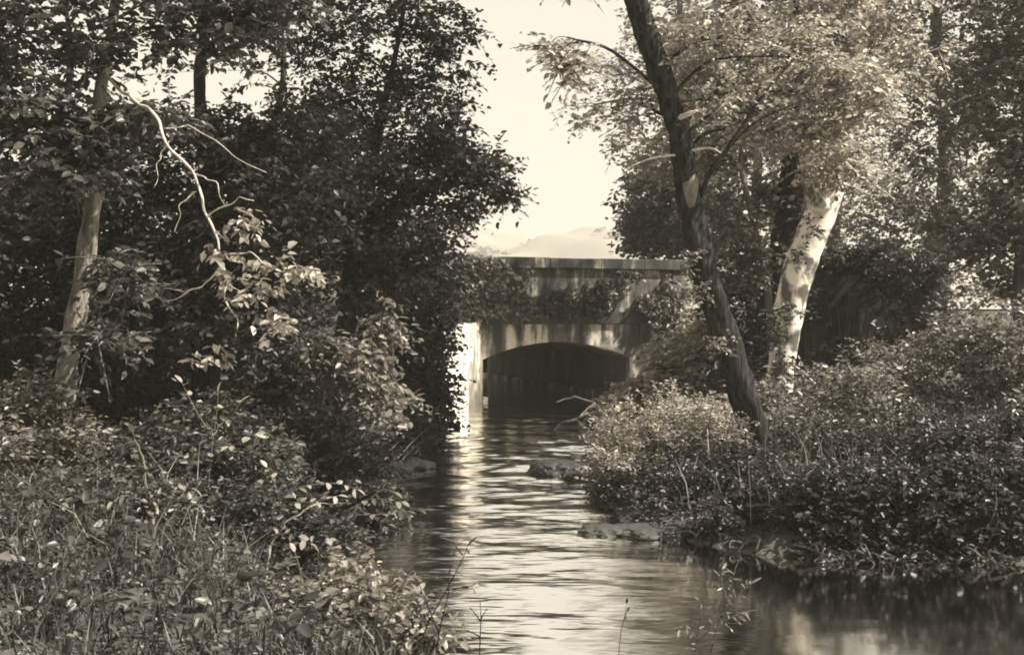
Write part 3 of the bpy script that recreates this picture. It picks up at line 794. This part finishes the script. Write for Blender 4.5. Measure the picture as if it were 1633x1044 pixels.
# ------------------------------------------------------------------ shrubs
def shrub(label, blobs, leafmat, leaf, spread, twigs=4, per=7, aspect=0.55, flat=0.7, droop=0.15, seed=0.0, name="shrub", group=None, gap=-0.5, stem=True, axis=None, cat="shrub"):
    cs = [(P(px, py, Y), (rx * Y / F, rY, ry * Y / F), n) for px, py, Y, rx, ry, rY, n in blobs]
    fx = sum(c.x for c, _, _ in cs) / len(cs); fy = sum(c.y for c, _, _ in cs) / len(cs)
    foot = Vector((fx, fy, gz(fx, fy)))
    root = empty(name, foot); tag(root, label, cat, group)
    L = Leaves()
    for i, (c, r, n) in enumerate(cs):
        pts = ell_points(c, r, n, 0.2, gap, 1.6, seed + i)
        g = ground_z(pts[:, 0], pts[:, 1]); pts = pts[pts[:, 2] > g + 0.02]
        if len(pts) == 0: continue
        ends = sprays(L, pts, spread, leaf, twigs, per, aspect, flat, droop, axis)
        tb = Tubes()
        ground = Vector((c.x, c.y, gz(c.x, c.y) - 0.05))
        for k in rng.permutation(len(pts))[:12]:
            e = Vector(pts[k]); gg = ground + Vector((rng.normal() * 0.1, rng.normal() * 0.1, 0))
            if gg.z < -0.05: gg = Vector((foot.x + rng.normal() * 0.1, foot.y + rng.normal() * 0.1, foot.z - 0.05))
            tb.tube([gg, gg.lerp(e, 0.55) + Vector((rng.normal() * 0.08, rng.normal() * 0.08, 0.1)), e], [0.014, 0.010, 0.004], 5, 0, 4)
        tb.build("stem", M["twig"], root)
    if L.p: L.build("foliage", leafmat, root)
    return root

# right bank
shrub("broad leaved shrub beside the right side of the arch", [(1085, 580, 20.5, 56, 50, 0.8, 90), (1030, 622, 20.0, 44, 26, 0.6, 48), (1130, 530, 21.5, 44, 44, 0.8, 70), (1130, 600, 20, 60, 60, 0.8, 90), (990, 648, 20.5, 26, 16, 0.4, 18)], M["leaf_pale"], 0.14, 0.42, 4, 7, 0.5, 0.35, 0.3, 31)
shrub("fine leaved shrub bulging over the water below the leaning trunk", [(1010, 700, 14.2, 64, 60, 0.6, 130), (1080, 690, 14, 80, 60, 0.7, 150), (1150, 700, 13.6, 60, 70, 0.6, 110), (985, 760, 13.6, 46, 44, 0.5, 70), (1060, 780, 13, 70, 50, 0.6, 110)], M["leaf_pale"], 0.055, 0.26, 5, 8, 0.4, 0.9, 0.05, 32)
shrub("shadowed shrub at the foot of the leaning trunk", [(1215, 745, 12.0, 60, 40, 0.3, 60), (1120, 800, 12.2, 70, 40, 0.4, 70), (1150, 800, 12.0, 80, 60, 0.5, 110), (1090, 830, 11.8, 50, 34, 0.4, 50), (1230, 810, 11.6, 70, 60, 0.5, 100), (1180, 850, 11.0, 80, 30, 0.4, 70)], M["leaf_dark"], 0.06, 0.26, 4, 7, 0.5, 0.7, 0.15, 33)
shrub("sunlit shrub in front of the dark wall", [(1300, 640, 15, 80, 50, 0.8, 90), (1370, 630, 14.5, 60, 60, 0.8, 70), (1260, 680, 14, 50, 50, 0.6, 60), (1205, 650, 15, 44, 56, 0.5, 50)], M["leaf_light"], 0.075, 0.42, 4, 7, 0.5, 0.6, 0.15, 34)
shrub("tangled leafy shrub on the right bank over dark water", [(1320, 735, 12.6, 90, 76, 0.7, 150), (1300, 820, 11.4, 90, 50, 0.5, 110), (1370, 830, 11, 60, 50, 0.5, 80), (1250, 870, 10.6, 60, 20, 0.3, 36)], M["leaf_mid"], 0.065, 0.28, 4, 7, 0.55, 0.6, 0.2, 35)
shrub("wide leafy thicket beyond the tangled shrub on the right bank", [(1460, 720, 12, 90, 80, 0.8, 150), (1560, 740, 11.5, 90, 80, 0.8, 150), (1450, 830, 10.9, 80, 50, 0.5, 100), (1570, 840, 10.7, 90, 50, 0.5, 110), (1650, 700, 11.5, 60, 90, 0.7, 90)], M["leaf_mid"], 0.07, 0.3, 4, 7, 0.55, 0.6, 0.2, 36)
shrub("tall leafy bush at the foot of the pale pier", [(1430, 600, 17, 60, 60, 0.9, 100), (1530, 580, 16, 80, 80, 1.0, 140), (1620, 560, 15, 70, 90, 1.0, 120)], M["leaf_light"], 0.085, 0.38, 4, 7, 0.55, 0.6, 0.2, 37)
shrub("dark undergrowth behind the leaning trunk", [(1180, 480, 20, 60, 60, 0.8, 90), (1190, 590, 19, 60, 60, 0.8, 100), (1140, 640, 17, 60, 40, 0.7, 70)], M["leaf_dark"], 0.09, 0.4, 4, 7, 0.55, 0.6, 0.2, 38)
shrub("dark overhanging leaves along the right water's edge", [(1120, 862, 10.9, 70, 22, 0.25, 70), (1215, 885, 10.3, 60, 20, 0.25, 60), (1290, 893, 10.1, 60, 22, 0.25, 60), (1380, 893, 10.0, 60, 24, 0.25, 60), (1470, 895, 9.95, 60, 24, 0.25, 60), (1570, 895, 9.9, 70, 26, 0.25, 70), (1040, 840, 11.7, 40, 16, 0.25, 34), (1160, 870, 10.7, 60, 16, 0.2, 40), (970, 790, 13.3, 26, 22, 0.3, 34)], M["leaf_dark"], 0.06, 0.22, 4, 7, 0.55, 0.6, 0.35, 61)
shrub("dark leafy slope below the sunlit shrub on the right bank", [(1175, 835, 11.2, 66, 56, 0.35, 100), (1250, 820, 10.7, 70, 66, 0.35, 120), (1335, 815, 10.4, 74, 76, 0.35, 150), (1430, 810, 10.3, 80, 80, 0.35, 160), (1530, 805, 10.2, 80, 84, 0.35, 160), (1630, 800, 10.2, 80, 90, 0.35, 160)], M["leaf_dark"], 0.06, 0.24, 4, 7, 0.55, 0.6, 0.25, 62)
shrub("leafy creeper draped over the dark wall's top and end", [(1440, 430, 21.8, 70, 50, 0.6, 110), (1480, 520, 21.6, 60, 60, 0.6, 90), (1350, 408, 22.1, 60, 18, 0.35, 46), (1290, 470, 22.1, 14, 50, 0.2, 20), (1400, 560, 21, 60, 40, 0.5, 60), (1325, 580, 20.5, 60, 24, 0.5, 50)], M["leaf_mid"], 0.10, 0.34, 4, 7, 0.6, 0.6, 0.3, 63, cat="creeper", name="wall_creeper")
# left bank
shrub("pale leaved branches spreading low in front of the dark wood", [(560, 575, 15.5, 60, 40, 0.5, 46), (600, 630, 15.2, 50, 36, 0.5, 44), (510, 540, 15.5, 40, 26, 0.4, 22), (610, 520, 16, 26, 44, 0.3, 20)], M["leaf_light"], 0.13, 0.40, 3, 6, 0.5, 0.4, 0.4, 41, axis=(0.4, 0, -0.3))
shrub("dark shrub trailing over the left water's edge", [(560, 720, 14, 90, 44, 0.7, 110), (640, 690, 18.5, 60, 30, 0.7, 70), (470, 700, 13, 80, 50, 0.7, 100), (600, 800, 11.8, 50, 22, 0.35, 34)], M["leaf_dark"], 0.085, 0.34, 4, 7, 0.55, 0.5, 0.25, 42)
shrub("leafy shrub at the foot of the dense dark tree", [(330, 680, 11, 90, 50, 0.7, 100), (400, 740, 9.8, 80, 46, 0.6, 100), (260, 730, 9.5, 70, 46, 0.6, 80)], M["leaf_mid"], 0.07, 0.3, 4, 7, 0.55, 0.5, 0.25, 43)
shrub("pale leafy shrub around the base of the pale leaning trunk", [(60, 640, 10.4, 50, 60, 0.5, 60), (50, 720, 9.6, 50, 50, 0.5, 60), (110, 700, 10, 40, 30, 0.4, 30), (-40, 680, 10, 60, 90, 0.6, 80)], M["leaf_light"], 0.06, 0.26, 4, 7, 0.55, 0.6, 0.2, 44)
shrub("low shadowed shrub on the left bank over the water", [(450, 810, 9.2, 70, 40, 0.5, 80), (520, 860, 8.8, 60, 30, 0.4, 60), (380, 820, 8.4, 70, 40, 0.5, 80)], M["leaf_dark"], 0.06, 0.24, 4, 7, 0.55, 0.6, 0.2, 45)
shrub("dark brambles among the grass below the pale leaning trunk", [(150, 780, 8.6, 100, 40, 0.6, 100), (270, 810, 8.0, 80, 40, 0.5, 80), (60, 820, 8, 70, 40, 0.5, 70)], M["leaf_mid"], 0.05, 0.22, 4, 7, 0.55, 0.6, 0.2, 46)
shrub("dark thicket closing the wood behind the pale leaning trunk", [(150, 620, 15.5, 180, 90, 1.2, 170), (380, 620, 16.5, 160, 80, 1.2, 150), (500, 620, 19, 120, 80, 1.2, 120)], M["leaf_dark"], 0.10, 0.45, 4, 7, 0.6, 0.5, 0.25, 47)

shrub("dark thicket added on the bank to block daylight through the arch", [(800, 560, 44, 60, 40, 1.6, 260), (740, 560, 47, 50, 40, 1.6, 160), (850, 570, 46, 40, 40, 1.5, 120), (790, 590, 43.5, 40, 14, 1.0, 120)], M["leaf_dark"], 0.2, 0.6, 4, 7, 0.6, 0.6, 0.2, 39)  # added upstream growth that keeps the arch opening dark
shrub("leafy weeds crowding the brink where the leaning weed stalks stand", [(610, 965, 6.7, 60, 44, 0.25, 44), (545, 930, 7.2, 60, 40, 0.3, 44), (670, 1005, 6.1, 44, 34, 0.2, 24), (480, 990, 6.6, 70, 40, 0.3, 44)], M["leaf_light"], 0.06, 0.2, 3, 6, 0.55, 0.7, 0.2, 64, name="brink_plant", cat="plant")
# vines over the bridge
def vine(label, spots, stems, mt, leaf, seed, droop=0.6):
    root = empty("hanging_vine", B(spots[0][0], -0.1, spots[0][1])); tag(root, label, "vine")
    L = Leaves()
    for i, (u, z, ru, rz, n) in enumerate(spots):
        c = B(u, -0.2, z)
        m = rng.uniform(-1, 1, size=(n, 3)) * np.array([ru, 0.1, rz])
        pts = np.array([c + BU * float(q[0]) + BV * float(q[1]) + Vector((0, 0, float(q[2]))) for q in m])
        sprays(L, pts, 0.2, leaf, 3, 6, 0.6, 0.8, droop, axis=(0, -0.4, -0.5))
    L.build("foliage", mt, root)
    for st in stems:
        Tubes().tube([B(u, v, z) for u, v, z in st], list(np.linspace(0.018, 0.008, len(st))), 6, 0.1).build("stem", M["bark_pale"], root)
vine("leafy creeper spilling over the left half of the bridge parapet",
     [(-3.0, 3.35, 0.5, 0.5, 60), (-2.6, 2.75, 0.7, 0.35, 110), (-1.9, 2.75, 0.6, 0.35, 80), (-3.3, 2.4, 0.35, 0.4, 36), (-1.5, 3.1, 0.35, 0.4, 20), (-2.5, 3.55, 0.6, 0.2, 30), (-1.1, 2.55, 0.35, 0.2, 18), (-2.75, 2.1, 0.25, 0.25, 14)],
     [[(-2.0, -0.16, 3.1), (-1.55, -0.2, 2.55), (-1.42, -0.12, 2.0), (-1.38, -0.06, 1.65), (-1.28, -0.05, 1.52)], [(-2.8, -0.16, 3.4), (-2.6, -0.2, 2.8), (-2.4, -0.12, 2.3)]], M["leaf_light"], 0.11, 51)
vine("thin patchy creeper below the coping in the middle of the parapet",
     [(0.0, 2.75, 0.6, 0.35, 46), (0.9, 2.9, 0.3, 0.4, 24), (-0.5, 2.55, 0.5, 0.2, 36), (0.4, 2.45, 0.4, 0.15, 14), (1.7, 3.35, 0.4, 0.1, 8)],
     [[(-0.75, -0.12, 2.6), (-0.3, -0.14, 2.75), (0.15, -0.12, 2.5), (0.25, -0.1, 2.4)]], M["leaf_mid"], 0.10, 52)
vine("pale creeper climbing the parapet's right end",
     [(2.3, 2.55, 0.4, 0.3, 26), (3.0, 2.6, 0.35, 0.4, 30), (2.9, 3.1, 0.2, 0.2, 8), (2.6, 2.2, 0.5, 0.3, 26)],
     [[(2.4, -0.12, 1.9), (2.6, -0.12, 2.5), (2.9, -0.12, 3.0)]], M["leaf_light"], 0.11, 53)

# ------------------------------------------------------------------ stones, logs and driftwood in the stream
def stone(name, label, loc, dim, mt, seed, rot=0.0):
    bm = bmesh.new(); bmesh.ops.create_icosphere(bm, subdivisions=4, radius=1.0)
    cr, sr = math.cos(rot), math.sin(rot)
    for vtx in bm.verts:
        q = vtx.co.copy()
        n1 = float(vnoise(q.x * 1.3, q.y * 1.3, q.z * 1.3, seed)); n2 = float(vnoise(q.x * 3.7, q.y * 3.7, q.z * 3.7, seed + 1))
        n3 = float(vnoise(q.x * 9.1, q.y * 9.1, q.z * 9.1, seed + 2))
        q = q * (1 + 0.27 * n1 + 0.15 * abs(n2) + 0.05 * n3)
        if q.z > 0.55: q.z = 0.55 + (q.z - 0.55) * 0.4
        x, y = q.x * dim[0], q.y * dim[1]
        vtx.co = Vector((loc[0] + x * cr - y * sr, loc[1] + x * sr + y * cr, loc[2] + q.z * dim[2]))
    o = bm_obj(name, bm, mt, None); tag(o, label, "rock"); return o
stone("boulder", "dark wet boulder breaking the water off the right bank shrub", (0.62, 15.4, 0.0), (0.42, 0.3, 0.24), M["rock"], 1, -0.3)
stone("boulder", "smaller dark boulder between the wet boulder and the right bank", (0.98, 14.9, 0.0), (0.26, 0.22, 0.13), M["rock"], 2, 0.2)
stone("flat_stone", "flat pale topped stone at the tip of the right bank spit", (0.95, 11.15, 0.0), (0.27, 0.2, 0.11), M["rock_pale"], 3, 0.1)
stone("flat_stone", "long low stone ledge running back from the flat spit stone", (1.42, 11.15, -0.01), (0.42, 0.28, 0.12), M["rock_pale"], 4, 0.05)
stone("boulder", "small stone at the left water's edge below the overhanging tree", (-1.72, 21.2, 0.05), (0.35, 0.3, 0.28), M["rock"], 5)
stone("boulder", "low dark stone by the driftwood near the arch", (1.95, 22.6, 0.0), (0.45, 0.35, 0.2), M["rock"], 6)

def log(name, label, pts, rad, mt, cat="log", extra=()):
    tb = Tubes(); g = gnarl(pts, 0.06); tb.tube(g, list(np.interp(np.linspace(0, 1, len(g)), np.linspace(0, 1, len(rad)), rad)), 9, 0.14, 4)
    for p, r in extra:
        g = gnarl(p, 0.07); tb.tube(g, list(np.interp(np.linspace(0, 1, len(g)), np.linspace(0, 1, len(r)), r)), 6, 0.12, 3)
    o = tb.build(name, mt); tag(o, label, cat); return o
log("sunken_log", "dark half sunken log reaching from the left bank into the stream", [(-2.75, 14.2, 0.14), (-2.0, 15.0, 0.08), (-1.5, 15.6, 0.05), (-1.15, 16.0, 0.03)], [0.11, 0.10, 0.085, 0.06], M["wood_wet"])
log("plank_end", "short dark plank end jutting over the water from the left bank", [(-2.0, 21.75, 0.07), (-1.5, 21.6, 0.07), (-1.02, 21.5, 0.06)], [0.07, 0.075, 0.07], M["wood_wet"], "plank")
log("driftwood", "pale forked driftwood branch lodged at the right side of the arch", [(2.3, 24.2, 0.1), (1.8, 23.9, 0.32), (1.35, 23.7, 0.48), (0.95, 23.6, 0.36)], [0.022, 0.022, 0.018, 0.01], M["twig"], "branch", [([(1.8, 23.9, 0.32), (1.6, 23.6, 0.2), (1.3, 23.4, -0.05)], [0.025, 0.02, 0.015])])
log("driftwood", "thin dead branch slanting into the water beside the forked driftwood", [(1.9, 22.2, 0.35), (1.35, 21.9, 0.2), (0.8, 21.6, -0.05)], [0.03, 0.025, 0.015], M["bark_pale"], "branch")
log("broken_branch", "pale broken branch stub over the dark water under the tangled shrub", [P(1395, 846, 10.2), P(1380, 852, 10.2), P(1360, 862, 10.2), P(1330, 866, 10.3), P(1300, 850, 10.8)], [0.018, 0.022, 0.02, 0.018, 0.014], M["deadwood"], "branch", [([P(1330, 866, 10.3), P(1318, 880, 10.2), P(1310, 892, 10.1)], [0.016, 0.012, 0.006])])
log("fallen_branch", "pale forked twig poking from the leafy left bank shrub", [P(240, 790, 7.6), P(232, 750, 7.6), P(262, 730, 7.5), P(300, 722, 7.5)], [0.006, 0.008, 0.006, 0.002], M["bark_pale"], "branch", [([P(232, 750, 7.6), P(226, 725, 7.6), P(214, 700, 7.6)], [0.01, 0.008, 0.004]), ([P(240, 790, 7.6), P(244, 830, 7.5), P(250, 900, 7.4)], [0.012, 0.012, 0.012])])
log("fallen_branch", "bare stick lying across the leaves over the left water's edge", [P(430, 870, 7.9), P(455, 832, 7.9), P(500, 805, 8.0), P(560, 802, 8.1)], [0.005, 0.007, 0.006, 0.002], M["bark_pale"], "branch", [([P(430, 870, 7.9), P(425, 920, 7.8), P(424, 990, 7.7)], [0.012, 0.012, 0.012])])

# ------------------------------------------------------------------ leafy sprigs near the camera: every leaf a part
def leaf_mesh(name="leaf", w=0.55):
    n = 6; v = []; q = []
    for i in range(n + 1):
        t = i / n; hw = 0.5 * w * math.sin(PI * t ** 0.85) ** 0.8 if 0 < t < 1 else 0.0
        zc = -0.16 * t * t + 0.02
        for s in (-1, 0, 1): v.append((t, s * hw, zc + 0.22 * hw * abs(s)))
    for i in range(n):
        for k in range(2):
            a = i * 3 + k; q.append((a, a + 3, a + 4, a + 1))
    return mesh_np(name, v, quads=q, smooth=True)
LEAF_ME = {}
def leaf_data(mt, w):
    key = (mt, w)
    if key not in LEAF_ME:
        me = leaf_mesh("leaf", w); me.materials.append(M[mt]); LEAF_ME[key] = me
    return LEAF_ME[key]

def rot_to(d, n):
    d = Vector(d).normalized(); n = Vector(n)
    s = n.cross(d)
    if s.length < 1e-4: s = Vector((1, 0, 0)).cross(d)
    s.normalize(); n = d.cross(s)
    return Matrix((d, s, n)).transposed().to_4x4()

def sprig(name, label, stems, leaf, mt, w=0.55, every=0.06, droop=0.3, group=None, barkmat="twig", start=0.25, cat="plant", tilt=0.5, rad=0.006, foot=None):
    """stems as photograph positions with distances; leaves alternate along each stem"""
    ws = [[P(*p) for p in st] for st in stems]
    base = ws[0][0].copy() if foot is None else P(*foot)
    base.z = gz(base.x, base.y)
    root = empty(name, base); tag(root, label, cat, group)
    me = leaf_data(mt, w)
    for si, st in enumerate(ws):
        if st[0].z > gz(st[0].x, st[0].y) and si == 0:
            st = [Vector((st[0].x, st[0].y, gz(st[0].x, st[0].y) - 0.03))] + st
        path, rr = smooth_path(st, list(np.linspace(rad, rad * 0.4, len(st))), 8)
        Tubes().tube(path, rr, 5, 0, smooth=False).build("stem", M[barkmat], root)
        acc = 0.0; tot = sum((path[i + 1] - path[i]).length for i in range(len(path) - 1)); run = 0.0; s = 1
        for i in range(len(path) - 1):
            ln = (path[i + 1] - path[i]).length; run += ln; acc += ln
            if run > start * tot and acc > every:
                acc = 0.0; s = -s
                d = (path[i + 1] - path[i]).normalized()
                side = d.cross(Vector((0, 0, 1)))
                if side.length < 0.2: side = Vector((rng.normal(), rng.normal(), 0))
                side.normalize()
                ang = rng.normal() * 0.7
                side = (side * math.cos(ang) + d.cross(side) * math.sin(ang))
                ld = d * 0.45 + side * s * 0.9 + Vector((0, 0, -droop)) + Vector(rng.normal(size=3)) * 0.2
                nn = Vector((0, 0, 1)) + Vector(rng.normal(size=3)) * tilt
                o = bpy.data.objects.new("leaf", me); COL.objects.link(o); o.parent = root
                L = leaf * rng.uniform(0.65, 1.2)
                o.matrix_basis = Matrix.Translation(path[i] - base) @ rot_to(ld, nn) @ Matrix.Diagonal((L, L, L, 1))
        d = (path[-1] - path[-2]).normalized()
        o = bpy.data.objects.new("leaf", me); COL.objects.link(o); o.parent = root
        o.matrix_basis = Matrix.Translation(path[-1] - base) @ rot_to(d + Vector((0, 0, -droop)), Vector((0, 0, 1)) + Vector(rng.normal(size=3)) * tilt) @ Matrix.Diagonal((leaf, leaf, leaf, 1))
    return root

sprig("sapling", "bright leaved sprig catching the sun above the forked pale twig",
      [[(250, 900, 7.6), (236, 800, 7.6), (222, 730, 7.6), (212, 690, 7.6)], [(236, 800, 7.6), (270, 770, 7.5), (310, 780, 7.4)], [(228, 760, 7.6), (190, 740, 7.6), (160, 745, 7.6)], [(236, 800, 7.6), (200, 790, 7.5), (180, 800, 7.4)]],
      0.075, "leaf_bright", 0.5, 0.045)
sprig("sapling", "broad leaved sprig standing in the dark wood beside the pale trunk",
      [[(330, 830, 8.6), (335, 740, 8.6), (345, 660, 8.6), (348, 625, 8.6)], [(340, 690, 8.6), (370, 660, 8.5), (385, 640, 8.5)], [(340, 700, 8.6), (310, 650, 8.6), (290, 610, 8.6)], [(336, 730, 8.6), (380, 705, 8.5), (410, 690, 8.4)]],
      0.085, "leaf_bright", 0.5, 0.075)
sprig("bank_plant", "pale leafed branch reaching over the water beside the bare stick",
      [[(400, 900, 8.2), (430, 820, 8.2), (470, 780, 8.2), (530, 770, 8.2), (570, 780, 8.2)], [(430, 820, 8.2), (440, 780, 8.2), (425, 745, 8.2)], [(450, 800, 8.2), (500, 800, 8.1), (540, 790, 8.1)], [(415, 860, 8.2), (460, 850, 8.1), (500, 870, 8.0)]],
      0.075, "leaf_bright", 0.55, 0.05)
sprig("bank_plant", "clump of sunlit leaves at the brink of the left bank",
      [[(470, 1060, 6.6), (475, 980, 6.6), (480, 920, 6.6), (470, 880, 6.6)], [(475, 985, 6.6), (510, 935, 6.6), (530, 900, 6.6)], [(475, 990, 6.6), (450, 950, 6.6), (430, 930, 6.6)], [(475, 1000, 6.6), (530, 965, 6.6), (570, 960, 6.6)], [(475, 1000, 6.6), (500, 955, 6.5), (510, 925, 6.5)], [(475, 1010, 6.6), (440, 990, 6.6), (420, 975, 6.6)]],
      0.065, "leaf_bright", 0.6, 0.032)
sprig("bank_plant", "leafy plant at the brink beside the leaning weed stalks",
      [[(600, 1090, 6.2), (600, 1010, 6.2), (606, 950, 6.2), (600, 910, 6.2)], [(600, 1010, 6.2), (630, 960, 6.2), (650, 920, 6.2)], [(600, 1015, 6.2), (570, 980, 6.2), (550, 960, 6.2)], [(600, 1020, 6.2), (560, 1010, 6.2), (530, 1000, 6.2)], [(602, 1000, 6.2), (640, 990, 6.2), (670, 960, 6.2)]],
      0.06, "leaf_light", 0.55, 0.035)
sprig("water_plant", "leafy spray dipping to the water beyond the bare stick",
      [[(540, 880, 10.2), (560, 820, 10.2), (590, 795, 10.2), (640, 800, 10.2)], [(560, 820, 10.2), (600, 820, 10.1), (650, 815, 10.1)], [(590, 795, 10.2), (610, 780, 10.2), (630, 785, 10.2)]],
      0.09, "leaf_light", 0.6, 0.07)
sprig("weed_stalk", "leaning weed stalk with a drooping leaf tip against the bright water",
      [[(655, 1080, 5.6), (680, 1000, 5.6), (712, 940, 5.6), (738, 890, 5.6), (745, 872, 5.6)], [(712, 940, 5.6), (745, 935, 5.6), (760, 930, 5.6)], [(738, 885, 5.6), (722, 864, 5.6)]],
      0.075, "leaf_mid", 0.32, 0.05, 0.5, barkmat="bark_dark", start=0.5, rad=0.0045)
sprig("weed_stalk", "thin dark weed stalk rising beside the drooping one",
      [[(690, 1090, 5.2), (700, 1010, 5.2), (714, 950, 5.2), (716, 920, 5.2)], [(700, 1010, 5.2), (680, 960, 5.2), (668, 930, 5.2)]],
      0.045, "leaf_mid", 0.35, 0.07, 0.4, barkmat="bark_dark", start=0.5, rad=0.004)
sprig("bare_twig", "bare forked twig standing against the bright water",
      [[(764, 1070, 5.4), (766, 1010, 5.4), (767, 985, 5.4), (766, 965, 5.4)], [(766, 990, 5.4), (758, 978, 5.4), (753, 972, 5.4)], [(766, 988, 5.4), (774, 974, 5.4)], [(766, 1015, 5.4), (745, 1005, 5.4), (726, 1006, 5.4)]],
      0.018, "leaf_dark", 0.4, 0.2, 0.2, barkmat="bark_dark", start=0.9, rad=0.004)
sprig("bare_twig", "single thin stem with two small seed heads over the water",
      [[(985, 1080, 5.4), (990, 1010, 5.4), (996, 985, 5.4), (999, 962, 5.4)], [(996, 985, 5.4), (1000, 975, 5.4)]],
      0.03, "leaf_dark", 0.4, 0.3, 0.1, barkmat="twig", start=0.9, rad=0.003)
sprig("willow_weed", "feathery narrow leaved weed rising from the near bank over dark water",
      [[(1130, 1080, 5.2), (1140, 1010, 5.2), (1158, 960, 5.2), (1172, 910, 5.2)], [(1140, 1010, 5.2), (1165, 985, 5.2), (1190, 975, 5.2)], [(1150, 985, 5.2), (1180, 945, 5.2), (1198, 930, 5.2)], [(1158, 960, 5.2), (1150, 925, 5.2), (1152, 905, 5.2)]],
      0.06, "leaf_light", 0.22, 0.013, 0.1, start=0.3, rad=0.0045)
sprig("willow_weed", "shorter narrow leaved weed beside the feathery one",
      [[(1105, 1090, 5.0), (1112, 1020, 5.0), (1118, 980, 5.0), (1114, 955, 5.0)], [(1112, 1020, 5.0), (1095, 1000, 5.0), (1080, 1005, 5.0)], [(1112, 1020, 5.0), (1135, 1000, 5.0), (1145, 965, 5.0)]],
      0.05, "leaf_light", 0.22, 0.016, 0.1, start=0.3, rad=0.004)

# ------------------------------------------------------------------ grass and ground cover
def blades(name, label, n, area, hmin, hmax, mt, w=0.008, lean=0.5, dmin=0.12):
    x = rng.uniform(area[0], area[1], n); y = rng.uniform(area[2], area[3], n)
    d = water_dist(x, y)
    g = vnoise(x * 1.5, y * 1.5, 0, 8.0)
    k = (d > dmin) & (g > -0.55) & ~((x > -0.55) & (x < 3.5) & (y < 8))
    x, y = x[k], y[k]; n = len(x); z = ground_z(x, y) - 0.02
    h = rng.uniform(hmin, hmax, n) * (0.75 + 0.35 * g[k]); th = rng.uniform(0, 2 * PI, n)
    ln = h * lean * rng.uniform(0.2, 1.2, n)
    dx, dy = np.cos(th) * ln, np.sin(th) * ln
    ph = rng.uniform(0, 2 * PI, n); ax, ay = np.cos(ph) * w, np.sin(ph) * w
    V = np.zeros((n, 5, 3))
    for i, (t, ww) in enumerate(((0, 1), (0, -1), (0.55, 0.8), (0.55, -0.8), (1, 0))):
        V[:, i, 0] = x + dx * t * t + ax * ww; V[:, i, 1] = y + dy * t * t + ay * ww; V[:, i, 2] = z + h * (t - 0.25 * lean * t * t)
    idx = np.arange(n)[:, None] * 5
    o = link(name, mesh_np(name, V.reshape(-1, 3), quads=idx + np.array([[0, 1, 3, 2]]), tris=idx + np.array([[2, 3, 4]])), M[mt])
    tag(o, label, "grass", kind="stuff"); return o
blades("bank_grass", "tall rank grass on the near left bank", 17000, (-5.5, 0.0, 3.6, 10.5), 0.12, 0.40, "grass", 0.0055, 0.6)
blades("meadow_grass", "rough grass under the trees of the right bank", 20000, (0.8, 11, 9.8, 24), 0.15, 0.45, "grass", 0.008, 0.6, 0.9)
blades("tall_grass", "tall pale grass tufts among the brambles of the left bank", 1300, (-4.2, -1.8, 6.4, 9.6), 0.3, 0.7, "grass_pale", 0.005, 0.7)
blades("tall_weeds", "tall thin weeds and grass stems between the right bank shrubs", 3000, (1.2, 9, 10.4, 17), 0.45, 1.15, "grass_pale", 0.006, 0.55, 0.35)
L = Leaves()
for area, n, lf in (((-6, -0.2, 4.2, 12), 2600, 0.035), ((-6, -0.6, 5.0, 12), 700, 0.075), ((0.9, 10, 9.8, 26), 5200, 0.055), ((-9, -1.2, 11, 28), 6500, 0.07)):
    x = rng.uniform(area[0], area[1], n); y = rng.uniform(area[2], area[3], n)
    k = (water_dist(x, y) > 0.05) & ~((x > -0.75) & (y < 8) & (x < 3))
    x, y = x[k], y[k]
    c = np.stack([x, y, ground_z(x, y) + rng.uniform(0.03, 0.28, len(x))], axis=1)
    sprays(L, c, 0.15, lf, 2, 5, 0.6, 0.8, 0.2)
o = L.build("ground_cover", M["leaf_mid"]); tag(o, "low leafy ground cover over both banks", "plants", kind="stuff")

L = Leaves()
x = rng.uniform(0.9, 7.0, 9000); y = rng.uniform(9.6, 15, 9000)
k = (water_dist(x, y) > 0.0) & (vnoise(x * 2.1, y * 2.1, 0, 14.0) > -0.25)
x, y = x[k], y[k]
c = np.stack([x, y, ground_z(x, y) + rng.uniform(0.0, 0.40, len(x)) ** 1.0 * (0.6 + 0.75 * vnoise(x * 1.4, y * 1.4, 0, 15.0))], axis=1)
sprays(L, c, 0.2, 0.055, 2, 5, 0.55, 0.8, 0.45)
o = L.build("trailing_leaves", M["leaf_dark"]); tag(o, "dark trailing leaves matted over the right bank", "plants", kind="stuff")

# ------------------------------------------------------------------ haze over the valley
bm = bmesh.new()
box_w(bm, -950, 950, -320, 2550, -6.0, 92.0)
hm = bpy.data.materials.new("haze"); hm.use_nodes = True
hn, hl = hm.node_tree.nodes, hm.node_tree.links
hn.remove(hn["Principled BSDF"])
pv = hn.new("ShaderNodeVolumePrincipled")
pv.inputs["Color"].default_value = (0.78, 0.74, 0.66, 1); pv.inputs["Density"].default_value = 0.0013; pv.inputs["Anisotropy"].default_value = 0.0
hl.new(pv.outputs[0], hn["Material Output"].inputs["Volume"])
tag(bm_obj("haze", bm, hm, None), "thin pale haze filling the valley", "haze", kind="stuff")
